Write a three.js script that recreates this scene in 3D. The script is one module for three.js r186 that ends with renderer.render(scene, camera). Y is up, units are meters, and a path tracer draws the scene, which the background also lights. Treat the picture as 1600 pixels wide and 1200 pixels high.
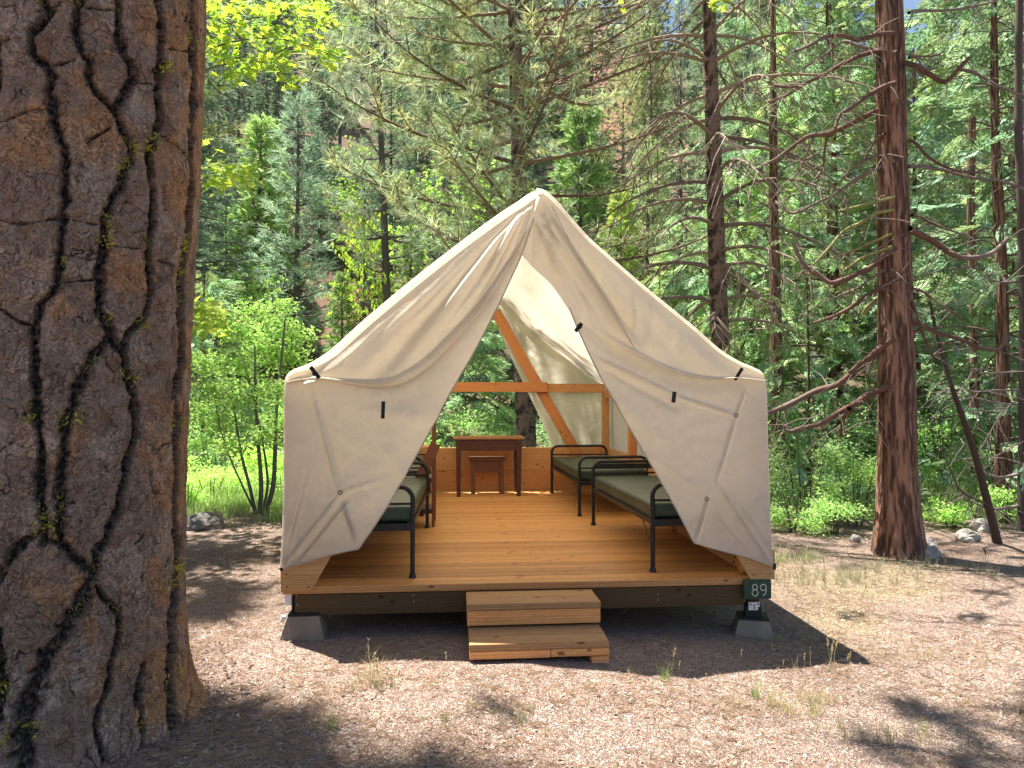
import * as THREE from 'three';
import { ImprovedNoise } from 'three/addons/math/ImprovedNoise.js';
import { mergeGeometries } from 'three/addons/utils/BufferGeometryUtils.js';
import { RoundedBoxGeometry } from 'three/addons/geometries/RoundedBoxGeometry.js';

// ---------------------------------------------------------------- camera, sky, sun, exposure
const scene = new THREE.Scene();
const EYE = new THREE.Vector3(-0.464, 1.56, 4.578), YAW = THREE.MathUtils.degToRad(4.54), PITCH = THREE.MathUtils.degToRad(1.5), FPX = 1070;
const camera = new THREE.PerspectiveCamera(THREE.MathUtils.radToDeg(2 * Math.atan(600 / FPX)), 4 / 3, 0.05, 900);
const FWD = new THREE.Vector3(Math.sin(YAW) * Math.cos(PITCH), Math.sin(PITCH), -Math.cos(YAW) * Math.cos(PITCH));
camera.position.copy(EYE);
camera.lookAt(EYE.clone().add(FWD));
scene.add(camera);

const TAU0 = Math.PI * 2;
const SUN = new THREE.Vector3(-0.25, 1, -0.25).normalize();
{ // clear summer sky over a wooded valley: deep blue overhead, paler low down, brighter round the sun
  const W = 512, h = 256, d = new Float32Array(W * h * 4);
  for (let j = 0, i = 0; j < h; j++) for (let k = 0; k < W; k++, i += 4) {
    const up = ((j + 0.5) / h - 0.5) * Math.PI, az = ((k + 0.5) / W - 0.5) * TAU0, y = Math.sin(up), c = Math.cos(up), dot = Math.cos(az) * c * SUN.x + y * SUN.y + Math.sin(az) * c * SUN.z;
    const dim = 0.78, t = Math.pow(1 - Math.max(0, y), 3), g = 0.35 * Math.pow(Math.max(0, dot), 24) + 0.08 * Math.pow(Math.max(0, dot), 4), low = (y < 0 ? 0.5 : 1) * dim;
    d[i] = (0.085 + 0.2 * t + g) * low; d[i + 1] = (0.15 + 0.17 * t + g * 0.97) * low; d[i + 2] = (0.27 + 0.1 * t + g * 0.9) * low; d[i + 3] = 1;
  }
  const tex = new THREE.DataTexture(d, W, h, THREE.RGBAFormat, THREE.FloatType);
  tex.mapping = THREE.EquirectangularReflectionMapping; tex.magFilter = THREE.LinearFilter; tex.wrapS = THREE.RepeatWrapping; tex.needsUpdate = true;
  scene.background = tex; scene.environment = tex;
}

const sun = new THREE.DirectionalLight(new THREE.Color(1, 0.95, 0.86), 5);
sun.name = 'sun';
sun.position.copy(SUN).multiplyScalar(80);
sun.castShadow = true;
sun.shadow.mapSize.set(4096, 4096);
Object.assign(sun.shadow.camera, { left: -40, right: 40, top: 40, bottom: -40, near: 1, far: 220 });
scene.add(sun, sun.target);

const renderer = new THREE.WebGLRenderer({ antialias: true });
renderer.setSize(1024, 768);
renderer.toneMapping = THREE.LinearToneMapping;
renderer.toneMappingExposure = 3.65;
renderer.shadowMap.enabled = true;
// ---------------------------------------------------------------- helpers
const V = (x, y, z) => new THREE.Vector3(x, y, z), { clamp, lerp, smoothstep, degToRad } = THREE.MathUtils;
const TAU = Math.PI * 2;
function rnd(seed) { let s = seed >>> 0; return () => { s = (s + 0x6d2b79f5) | 0; let t = Math.imul(s ^ (s >>> 15), 1 | s); t = (t + Math.imul(t ^ (t >>> 7), 61 | t)) ^ t; return ((t ^ (t >>> 14)) >>> 0) / 4294967296; }; }
const perlin = new ImprovedNoise(), N3 = (x, y, z) => perlin.noise(x, y, z);
function fbm(x, y, z = 0, o = 4) { let s = 0, a = 0.5; for (let i = 0; i < o; i++) { s += a * N3(x, y, z + i * 7.3); x *= 2.03; y *= 2.03; z *= 2.03; a *= 0.5; } return s; }

// sight lines of the photograph (1600 x 1200 pixels) turned into points of the place
const RIGHT = V(Math.cos(YAW), 0, Math.sin(YAW)), UPV = new THREE.Vector3().crossVectors(RIGHT, FWD), LEVEL = V(Math.sin(YAW), 0, -Math.cos(YAW));
const ray = (px, py) => FWD.clone().multiplyScalar(FPX).addScaledVector(RIGHT, px - 800).addScaledVector(UPV, 600 - py);
const onZ = (px, py, z) => { const d = ray(px, py); return EYE.clone().addScaledVector(d, (z - EYE.z) / d.z); };
const onY = (px, py, y = 0) => { const d = ray(px, py); return EYE.clone().addScaledVector(d, (y - EYE.y) / d.y); };
const atDepth = (px, py, depth) => { const d = ray(px, py); return EYE.clone().addScaledVector(d, depth / d.dot(LEVEL)); };

const taken = new Map();
function numbered(name) { const n = taken.get(name) ?? 0; taken.set(name, n + 1); return n ? name + '_' + String(n).padStart(3, '0') : name; }
function tag(o, label, category, group) { o.userData.label = label; if (category) o.userData.category = category; if (group) o.userData.group = group; return o; }
function thing(name, label, category, pos = [0, 0, 0], group) { const o = new THREE.Group(); o.name = numbered(name); o.position.set(...pos); scene.add(o); return tag(o, label, category, group); }
function part(name, geo, mat, parent, pos) { const m = new THREE.Mesh(geo, mat); m.name = name; m.castShadow = m.receiveShadow = true; if (pos) m.position.set(...pos); (parent ?? scene).add(m); return m; }
function struct(name, geo, mat) { const m = part(name, geo, mat); m.userData.kind = 'structure'; return m; }
function stuff(o) { o.userData.kind = 'stuff'; return o; }
function copyOf(root, label, group) { const c = root.clone(); c.name = numbered(root.name.replace(/_\d{3}$/, '')); c.userData = { ...root.userData }; if (label) c.userData.label = label; if (group) c.userData.group = group; scene.add(c); return c; }

class Acc {
  constructor() { this.p = []; this.n = []; this.c = []; this.uv = []; this.i = []; }
  get count() { return this.p.length / 3; }
  tri(a, b, c, col) { this.p.push(a.x, a.y, a.z, b.x, b.y, b.z, c.x, c.y, c.z); if (col) for (let k = 0; k < 3; k++) this.c.push(col[0], col[1], col[2]); }
  build() {
    const g = new THREE.BufferGeometry();
    g.setAttribute('position', new THREE.Float32BufferAttribute(this.p, 3));
    if (this.n.length) g.setAttribute('normal', new THREE.Float32BufferAttribute(this.n, 3));
    if (this.c.length) g.setAttribute('color', new THREE.Float32BufferAttribute(this.c, 3));
    if (this.uv.length) g.setAttribute('uv', new THREE.Float32BufferAttribute(this.uv, 2));
    if (this.i.length) g.setIndex(this.i);
    return g;
  }
}
// a tapered tube through points, with optional relief(angle, v) in metres and colour
function tube(acc, pts, rad, seg = 6, col, relief, uvScale = 1) {
  const n = pts.length, base = acc.count, t = V(), u = V(), w = V(), nrm = V();
  const turns = Math.max(1, Math.round(TAU * (typeof rad === 'function' ? rad(0.4) : Array.isArray(rad) ? rad[rad.length >> 1] : rad) / uvScale));
  let len = 0, ref = Math.abs(pts[1].y - pts[0].y) > 0.9 * pts[1].distanceTo(pts[0]) ? V(1, 0, 0) : V(0, 1, 0);
  for (let k = 0; k < n; k++) {
    t.subVectors(pts[Math.min(k + 1, n - 1)], pts[Math.max(k - 1, 0)]).normalize();
    u.crossVectors(ref, t).normalize(); w.crossVectors(t, u); ref = w.clone();
    if (k) len += pts[k].distanceTo(pts[k - 1]);
    const r0 = typeof rad === 'function' ? rad(k / (n - 1)) : Array.isArray(rad) ? rad[k] : rad;
    for (let s = 0; s <= seg; s++) {
      const a = (s % seg) / seg * TAU;
      nrm.copy(u).multiplyScalar(Math.cos(a)).addScaledVector(w, Math.sin(a));
      const r = r0 + (relief ? relief(a, len, r0) : 0);
      acc.p.push(pts[k].x + nrm.x * r, pts[k].y + nrm.y * r, pts[k].z + nrm.z * r);
      acc.n.push(nrm.x, nrm.y, nrm.z);
      acc.uv.push((s / seg) * turns, len / uvScale);
      if (col) { const c = typeof col === 'function' ? col(a, len) : col; acc.c.push(c[0], c[1], c[2]); }
    }
  }
  for (let k = 0; k < n - 1; k++) for (let s = 0; s < seg; s++) { const a = base + k * (seg + 1) + s, b = a + seg + 1; acc.i.push(a, a + 1, b, a + 1, b + 1, b); }
  return acc;
}
const spline = (pts, n) => new THREE.CatmullRomCurve3(pts, false, 'centripetal').getSpacedPoints(n);
function tubeGeo(pts, rad, seg, n) { const g = tube(new Acc(), n ? spline(pts, n) : pts, rad, seg).build(); return g; }
function box(w, h, d, r = 0.003) { return new RoundedBoxGeometry(w, h, d, 1, Math.min(r, w / 2.2, h / 2.2, d / 2.2)); }
// uv of a box in metres along its longest side (u) for wood
function grainUV(g, ou = 0, ov = 0, axis) {
  g.computeBoundingBox(); const b = g.boundingBox, s = b.getSize(V()), p = g.attributes.position, n = g.attributes.normal, uv = new Float32Array(p.count * 2);
  const ax = axis ?? (s.x >= s.y && s.x >= s.z ? 0 : s.y >= s.z ? 1 : 2), o = [0, 1, 2].filter((k) => k !== ax);
  for (let i = 0; i < p.count; i++) {
    const q = [p.getX(i), p.getY(i), p.getZ(i)], m = [n.getX(i), n.getY(i), n.getZ(i)].map(Math.abs);
    const across = m[o[0]] > m[o[1]] ? o[1] : o[0];
    if (m[ax] > 0.8) { uv[i * 2] = ou + q[o[0]] * 0.2; uv[i * 2 + 1] = ov + q[o[1]]; } else { uv[i * 2] = ou + q[ax]; uv[i * 2 + 1] = ov + q[across] + (across === o[0] ? 0 : 0.31); }
  }
  g.setAttribute('uv', new THREE.BufferAttribute(uv, 2));
  return g;
}

// ---------------------------------------------------------------- textures
function hash2(x, y, s) { let h = Math.imul(x, 374761393) + Math.imul(y, 668265263) + Math.imul(s, 2246822519); h = Math.imul(h ^ (h >>> 13), 1274126177); return ((h ^ (h >>> 16)) >>> 0) / 4294967296; }
function tileNoise(x, y, px, py, s) {
  const ix = Math.floor(x), iy = Math.floor(y); let fx = x - ix, fy = y - iy; fx = fx * fx * (3 - 2 * fx); fy = fy * fy * (3 - 2 * fy);
  const x0 = ((ix % px) + px) % px, x1 = (x0 + 1) % px, y0 = ((iy % py) + py) % py, y1 = (y0 + 1) % py;
  const a = hash2(x0, y0, s), b = hash2(x1, y0, s), c = hash2(x0, y1, s), d = hash2(x1, y1, s);
  return a + (b - a) * fx + (c - a) * fy + (a - b - c + d) * fx * fy;
}
function tileFbm(u, v, px, py, o, s) { let t = 0, a = 0.5, m = 0; for (let k = 0; k < o; k++) { t += a * tileNoise(u * px, v * py, px, py, s + k); m += a; px *= 2; py *= 2; a *= 0.5; } return t / m; }
function dataTex(w, h, data, srgb) {
  const t = new THREE.DataTexture(data, w, h, THREE.RGBAFormat);
  t.wrapS = t.wrapT = THREE.RepeatWrapping; t.magFilter = THREE.LinearFilter; t.minFilter = THREE.LinearMipmapLinearFilter; t.generateMipmaps = true;
  if (srgb) t.colorSpace = THREE.SRGBColorSpace;
  t.needsUpdate = true; return t;
}
const toS = (x) => { x = clamp(x, 0, 1); return 255 * (x <= 0.0031308 ? 12.92 * x : 1.055 * Math.pow(x, 1 / 2.4) - 0.055); };
// f(u, v) -> [r, g, b (linear), height 0..1]
function makeTex(w, h, f) {
  const c = new Uint8Array(w * h * 4), b = new Uint8Array(w * h * 4);
  for (let y = 0, i = 0; y < h; y++) for (let x = 0; x < w; x++, i += 4) {
    const q = f(x / w, y / h);
    c[i] = toS(q[0]); c[i + 1] = toS(q[1]); c[i + 2] = toS(q[2]); c[i + 3] = 255;
    b[i] = b[i + 1] = b[i + 2] = clamp(q[3], 0, 1) * 255; b[i + 3] = 255;
  }
  return { map: dataTex(w, h, c, true), bump: dataTex(w, h, b, false) };
}
const repeated = (t, u, v) => { const c = t.clone(); c.repeat.set(u, v); c.needsUpdate = true; return c; };
const mix3 = (a, b, t) => [a[0] + (b[0] - a[0]) * t, a[1] + (b[1] - a[1]) * t, a[2] + (b[2] - a[2]) * t];
// ---------------------------------------------------------------- materials
const std = (o) => new THREE.MeshStandardMaterial(o);
const lin = (r, g, b) => new THREE.Color().setRGB(r, g, b);
// sawn softwood, grain along u: one tile is 2 m x 0.5 m
const woodTex = (() => {
  const r = rnd(5), knots = Array.from({ length: 13 }, () => ({ x: r() * 2, y: r() * 0.5, s: 0.006 + r() * 0.013 }));
  return makeTex(1024, 512, (u, v) => {
    const x = u * 2, y = v * 0.5;
    let warp = 0, knot = 0;
    for (const k of knots) {
      let dx = Math.abs(x - k.x), dy = Math.abs(y - k.y); dx = Math.min(dx, 2 - dx); dy = Math.min(dy, 0.5 - dy);
      const d = Math.hypot(dx * 0.55, dy) / k.s; warp += Math.exp(-d * 0.5) * (y > k.y ? 1 : -1) * 0.012; knot = Math.max(knot, 1 - smoothstep(d, 0.55, 1.1));
    }
    const low = tileFbm(u, v, 2, 8, 3, 11), ring = 0.5 + 0.5 * Math.sin((y + warp + (low - 0.5) * 0.03) * TAU * 62), fine = tileFbm(u, v, 10, 160, 3, 21), pore = tileFbm(u, v, 40, 256, 2, 31);
    const t = ring * 0.5 + fine * 0.5;
    let c = mix3([0.62, 0.35, 0.145], [0.42, 0.195, 0.062], clamp(t * 1.1 - 0.1 + (low - 0.5) * 0.7, 0, 1));
    c = mix3(c, [0.14, 0.055, 0.02], knot * 0.85);
    const dk = 1 - 0.25 * smoothstep(pore, 0.6, 0.75);
    return [c[0] * dk, c[1] * dk, c[2] * dk, 0.6 - 0.3 * t + (fine - 0.5) * 0.3 - knot * 0.1];
  });
})();
function wood(tint, rough = 0.62, bump = 0.0012) { return std({ map: repeated(woodTex.map, 0.5, 2), bumpMap: repeated(woodTex.bump, 0.5, 2), bumpScale: bump, color: lin(...tint), roughness: rough }); }
const M = {
  plank: [[1.05, 0.97, 0.82], [0.9, 0.79, 0.64], [1.16, 1.07, 0.92], [0.76, 0.65, 0.52], [1.05, 0.92, 0.74]].map((t) => wood(t, 0.5)),
  pine: wood([1.06, 1.02, 0.98], 0.6), pineB: wood([0.98, 0.86, 0.72], 0.6), pineC: wood([0.92, 0.95, 1.02], 0.6), ply: wood([0.92, 0.98, 0.95], 0.65, 0.0005), frame: wood([0.98, 0.72, 0.5], 0.6),
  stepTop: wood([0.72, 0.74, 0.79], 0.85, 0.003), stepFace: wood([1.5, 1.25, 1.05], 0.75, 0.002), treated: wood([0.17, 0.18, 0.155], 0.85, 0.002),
  redwood: wood([0.13, 0.065, 0.06], 0.45), redwoodB: wood([0.28, 0.17, 0.14], 0.5), tableTop: wood([0.62, 0.56, 0.5], 0.5),
  steel: std({ color: lin(0.012, 0.013, 0.015), roughness: 0.42, metalness: 0.2 }), bracket: std({ color: lin(0.008, 0.008, 0.008), roughness: 0.6 }), spring: std({ color: lin(0.2, 0.2, 0.2), roughness: 0.4, metalness: 0.8 }),
  white: std({ color: lin(0.72, 0.72, 0.7), roughness: 0.5 }), signGreen: std({ color: lin(0.012, 0.05, 0.028), roughness: 0.6 }), cream: std({ color: lin(0.62, 0.6, 0.45), roughness: 0.7 }), strap: std({ color: lin(0.008, 0.008, 0.01), roughness: 0.7 }), brass: std({ color: lin(0.25, 0.22, 0.17), roughness: 0.35, metalness: 0.8 }),
};
{ // canvas: weave, faint creases and stains
  const t = makeTex(512, 512, (u, v) => {
    const st = tileFbm(u, v, 3, 3, 4, 51), cr = tileFbm(u, v, 7, 9, 4, 61), f = tileFbm(u, v, 64, 64, 2, 71), weave = 0.5 + 0.25 * Math.sin(u * TAU * 128) + 0.25 * Math.sin(v * TAU * 128);
    const a = 0.93 + (st - 0.5) * 0.12 + (f - 0.5) * 0.05;
    return [0.98 * a, 0.93 * a - smoothstep(st, 0.6, 0.8) * 0.02, 0.85 * a - smoothstep(st, 0.55, 0.8) * 0.05, 0.5 + (cr - 0.5) * 0.9 + (weave - 0.5) * 0.06];
  });
  const c = { map: repeated(t.map, 0.9, 0.9), bumpMap: repeated(t.bump, 0.9, 0.9), bumpScale: 0.02, roughness: 1, transmission: 0.52, thickness: 0, specularIntensity: 0.3, side: THREE.DoubleSide };
  M.canvas = new THREE.MeshPhysicalMaterial({ ...c, vertexColors: true, color: lin(0.85, 0.835, 0.79) });
  M.roofCanvas = M.canvas.clone(); M.roofCanvas.color.setRGB(0.8, 0.755, 0.66);
  M.hem = new THREE.MeshPhysicalMaterial({ ...c, transmission: 0.12, color: lin(0.78, 0.72, 0.62) });
}
{ // cast concrete and green vinyl
  const t = makeTex(256, 256, (u, v) => { const a = tileFbm(u, v, 4, 4, 5, 81), g = 0.2 + (a - 0.5) * 0.13; return [g * 1.22, g, g * 0.74, a]; });
  M.concrete = std({ map: repeated(t.map, 2, 2), bumpMap: repeated(t.bump, 2, 2), bumpScale: 0.006, roughness: 0.95 });
  const w = makeTex(256, 256, (u, v) => { const a = tileFbm(u, v, 5, 3, 4, 91), g = 0.9 + (a - 0.5) * 0.3; return [g * 0.032, g * 0.06, g * 0.04, a]; });
  M.vinyl = std({ map: repeated(w.map, 1.3, 1.3), bumpMap: repeated(w.bump, 1.3, 1.3), bumpScale: 0.012, roughness: 0.42 });
  const rk = makeTex(256, 256, (u, v) => { const a = tileFbm(u, v, 5, 5, 5, 101), b = tileFbm(u, v, 20, 20, 3, 105), g = 0.34 + (a - 0.5) * 0.4 + (b - 0.5) * 0.15; return [g * 1.06, g * 0.98, g * 0.84, a * 0.7 + b * 0.3]; });
  M.rock = std({ map: rk.map, bumpMap: rk.bump, bumpScale: 0.02, roughness: 0.95 });
}
// fibrous red cedar bark and dark scaly pine bark
const cedarTex = makeTex(512, 1024, (u, v) => {
  const wv = (tileFbm(u, v, 4, 3, 3, 111) - 0.5) * 0.05, f = tileFbm(u + wv, v, 26, 6, 3, 121), g = tileFbm(u + wv, v, 64, 12, 3, 131), m = tileFbm(u, v, 4, 5, 3, 141), h = f * 0.5 + g * 0.5;
  let c = mix3([0.07, 0.033, 0.021], [0.33, 0.17, 0.105], smoothstep(h, 0.34, 0.66)); c = mix3(c, [0.42, 0.29, 0.22], smoothstep(m, 0.55, 0.8) * smoothstep(h, 0.45, 0.65) * 0.7);
  return [...c, smoothstep(h, 0.28, 0.72)];
});
M.cedarBark = std({ map: repeated(cedarTex.map, 1, 0.28), bumpMap: repeated(cedarTex.bump, 1, 0.28), bumpScale: 0.03, roughness: 0.95 });
const pineTex = makeTex(512, 512, (u, v) => {
  const wv = (tileFbm(u, v, 5, 5, 3, 151) - 0.5) * 0.1, f = tileFbm(u + wv, v + wv, 12, 5, 4, 161), g = tileFbm(u, v, 30, 24, 3, 171), h = f * 0.75 + g * 0.25;
  const c = mix3([0.045, 0.03, 0.023], [0.24, 0.16, 0.12], smoothstep(h, 0.36, 0.66)); return [...c, smoothstep(h, 0.3, 0.7)];
});
M.pineBark = std({ map: pineTex.map, bumpMap: pineTex.bump, bumpScale: 0.03, roughness: 0.95 });
M.limb = std({ vertexColors: true, roughness: 0.9 });
const leafMat = (r, g, b, tr = 0.4) => new THREE.MeshPhysicalMaterial({ color: lin(r, g, b), vertexColors: true, roughness: 0.92, specularIntensity: 0.6, transmission: tr, thickness: 0, side: THREE.DoubleSide });
M.leaf = leafMat(1, 1, 1, 0.5);
M.needle = leafMat(1, 1, 1, 0.42);
// ---------------------------------------------------------------- ground and hillside
const softplus = (d, k) => (d > 8 * k ? d : k * Math.log(1 + Math.exp(d / k)));
function H(x, z) {
  let h = 0.035 * fbm(x * 0.5, z * 0.5, 2, 3) + 0.02 * fbm(x * 2.1, z * 2.1, 5, 2);
  h += 0.055 * Math.exp(-((x - 0.1) ** 2 / 1.6 + (z - 0.75) ** 2 / 0.5));
  h -= 0.026 * clamp(x, -2.6, 2.6) * Math.exp(-((z + 1) ** 2) / 30);
  const under = Math.exp(-((x / 2.2) ** 4) - (((z + 2.4) / 2.6) ** 4)); 
  const d = -z - 21 - x * 0.06;
  if (d > -20) {
    const up = softplus(d, 2.6) * (0.8 - 0.2 * smoothstep(x, 8, 60)), top = 88;
    h += up > top - 20 ? top - 20 * Math.exp(-(up - top + 20) / 20) : up;
    h += smoothstep(d, 0, 20) * (2.4 * fbm(x * 0.06, z * 0.06, 9, 3) + 0.6 * fbm(x * 0.3, z * 0.3, 4, 2));
  }
  return h - 0.12 * smoothstep(-z, 6, 12) * (1 - smoothstep(d, -4, 2));
}
const litterTex = (() => { // fallen leaves, chips and needles, 1.6 m a side
  const S = 1024, r = rnd(77), col = new Float32Array(S * S * 3), hgt = new Float32Array(S * S);
  for (let i = 0; i < S * S; i++) { const k = tileFbm((i % S) / S, Math.floor(i / S) / S, 24, 24, 4, 181) * 0.7 + 0.3; col[i * 3] = 0.33 * k; col[i * 3 + 1] = 0.25 * k; col[i * 3 + 2] = 0.21 * k; hgt[i] = k * 0.3; }
  const tones = [[0.45, 0.345, 0.295], [0.41, 0.305, 0.26], [0.5, 0.4, 0.35], [0.33, 0.235, 0.19], [0.28, 0.2, 0.17], [0.55, 0.46, 0.42], [0.44, 0.33, 0.28], [0.38, 0.29, 0.25], [0.46, 0.37, 0.28]];
  for (let n = 0; n < 42000; n++) {
    const x = r() * S, y = r() * S, a = r() * TAU, thin = r() < 0.45, L = thin ? 5 + r() * 18 : 2 + r() * 6 * r() + 1, W = thin ? 0.7 + r() * 0.9 : L * (0.25 + r() * 0.35), t = tones[Math.floor(r() * tones.length)], k = 0.7 + r() * 0.5, z = 0.35 + 0.6 * (n / 26000), ca = Math.cos(a), sa = Math.sin(a), tilt = (r() - 0.5) * 0.3;
    const B = Math.ceil(L);
    for (let dy = -B; dy <= B; dy++) for (let dx = -B; dx <= B; dx++) {
      const p = dx * ca + dy * sa, q = -dx * sa + dy * ca;
      if ((p / L) ** 2 + (q / W) ** 2 > 1) continue;
      const i = (((Math.floor(y) + dy) % S + S) % S) * S + (((Math.floor(x) + dx) % S + S) % S);
      col[i * 3] = t[0] * k; col[i * 3 + 1] = t[1] * k; col[i * 3 + 2] = t[2] * k; hgt[i] = z + tilt * (q / W);
    }
  }
  return makeTex(S, S, (u, v) => { const i = Math.floor(v * S) * S + Math.floor(u * S); return [col[i * 3], col[i * 3 + 1], col[i * 3 + 2], hgt[i]]; });
})();
M.ground = std({ color: lin(1.02, 0.985, 0.94), map: litterTex.map, bumpMap: litterTex.bump, bumpScale: 0.02, roughness: 1, vertexColors: true });
{
  const axis = (lo, hi, n, fine) => Array.from({ length: n + 1 }, (_, k) => { const t = (k / n) * 2 - 1, e = Math.sinh(t * fine) / Math.sinh(fine); return e < 0 ? -e * lo : e * hi; });
  const xs = axis(-190, 190, 250, 5), zs = axis(-240, 40, 300, 4.6).sort((a, b) => a - b), nx = xs.length, nz = zs.length;
  const p = new Float32Array(nx * nz * 3), c = new Float32Array(nx * nz * 3), uv = new Float32Array(nx * nz * 2);
  for (let j = 0, i = 0; j < nz; j++) for (let k = 0; k < nx; k++, i++) {
    const x = xs[k], z = zs[j], h = H(x, z);
    p.set([x, h, z], i * 3); uv.set([x / 1.15 + 0.35 * fbm(x * 0.15, z * 0.15), z / 1.15 + h / 3], i * 2);
    let t = [1, 1, 1]; const m = fbm(x * 0.7, z * 0.7, 1, 4), dry = fbm(x * 0.45 + 3, z * 0.45, 8, 3);
    t = [0.85, 0.81, 0.79]; t = mix3(t, [0.62, 0.55, 0.51], smoothstep(m, -0.02, 0.26)); t = mix3(t, [0.95, 0.9, 0.87], smoothstep(-m, 0.08, 0.3)); t = mix3(t, [0.88, 0.9, 0.68], smoothstep(dry, 0.02, 0.25) * smoothstep(x, -0.5, 2) * (1 - smoothstep(-z, 4, 9)));
    t = mix3(t, [0.45, 0.6, 0.32], smoothstep(-z, 4.5, 8) * 0.85);
    const hill = smoothstep(h, 1.2, 4), rq = V(x, 0, z).sub(EYE), rd = rq.dot(LEVEL), rpx = 800 + FPX * rq.dot(RIGHT) / Math.max(rd, 1), red = Math.exp(-(((rpx - 935) / 70) ** 2)) * smoothstep(rd, 45, 55) * (1 - smoothstep(rd, 95, 110)); t = mix3(t, mix3([0.5, 0.42, 0.34], [0.68, 0.5, 0.4], smoothstep(fbm(x * 0.05 + 9, z * 0.05, 3, 3), 0.02, 0.2)), hill);
    t = mix3(t, [1.05, 0.6, 0.48], red * 0.9); t = mix3(t, [0.2, 0.24, 0.12], (1 - red) * hill * 0.8 * smoothstep(fbm(x * 0.12, z * 0.12, 12, 4), -0.1, 0.15));
    c.set(t, i * 3);
  }
  const near = [], far = [];
  for (let j = 0; j < nz - 1; j++) for (let k = 0; k < nx - 1; k++) { const a = j * nx + k, b = a + nx; (zs[j] < -20 ? far : near).push(a, b, a + 1, a + 1, b, b + 1); }
  const base = new THREE.BufferGeometry();
  base.setAttribute('position', new THREE.BufferAttribute(p, 3)); base.setAttribute('color', new THREE.BufferAttribute(c, 3)); base.setAttribute('uv', new THREE.BufferAttribute(uv, 2));
  base.setIndex([...near.slice(0, 3)]); const whole = base.clone(); whole.setIndex(new THREE.BufferAttribute(new Uint32Array(near.length + far.length), 1)); whole.index.array.set(near, 0); whole.index.array.set(far, near.length); whole.computeVertexNormals();
  const sheet = (idx) => { // only the vertices that the sheet uses
    const map = new Map(), q = [], nn = [], cc = [], uu = [], out = new Uint32Array(idx.length), wn = whole.attributes.normal.array;
    idx.forEach((v, n) => { let k = map.get(v); if (k === undefined) { k = map.size; map.set(v, k); q.push(p[v * 3], p[v * 3 + 1], p[v * 3 + 2]); nn.push(wn[v * 3], wn[v * 3 + 1], wn[v * 3 + 2]); cc.push(c[v * 3], c[v * 3 + 1], c[v * 3 + 2]); uu.push(uv[v * 2], uv[v * 2 + 1]); } out[n] = k; });
    const g = new THREE.BufferGeometry(); g.setAttribute('position', new THREE.Float32BufferAttribute(q, 3)); g.setAttribute('normal', new THREE.Float32BufferAttribute(nn, 3)); g.setAttribute('color', new THREE.Float32BufferAttribute(cc, 3)); g.setAttribute('uv', new THREE.Float32BufferAttribute(uu, 2)); g.setIndex(new THREE.BufferAttribute(out, 1)); return g;
  };
  struct('ground', sheet(near), M.ground).userData.label = 'pinkish brown forest ground covered with fallen leaves and chips';
  struct('hillside', sheet(far), M.ground).userData.label = 'steep reddish brown hillside under the forest';
}
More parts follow.
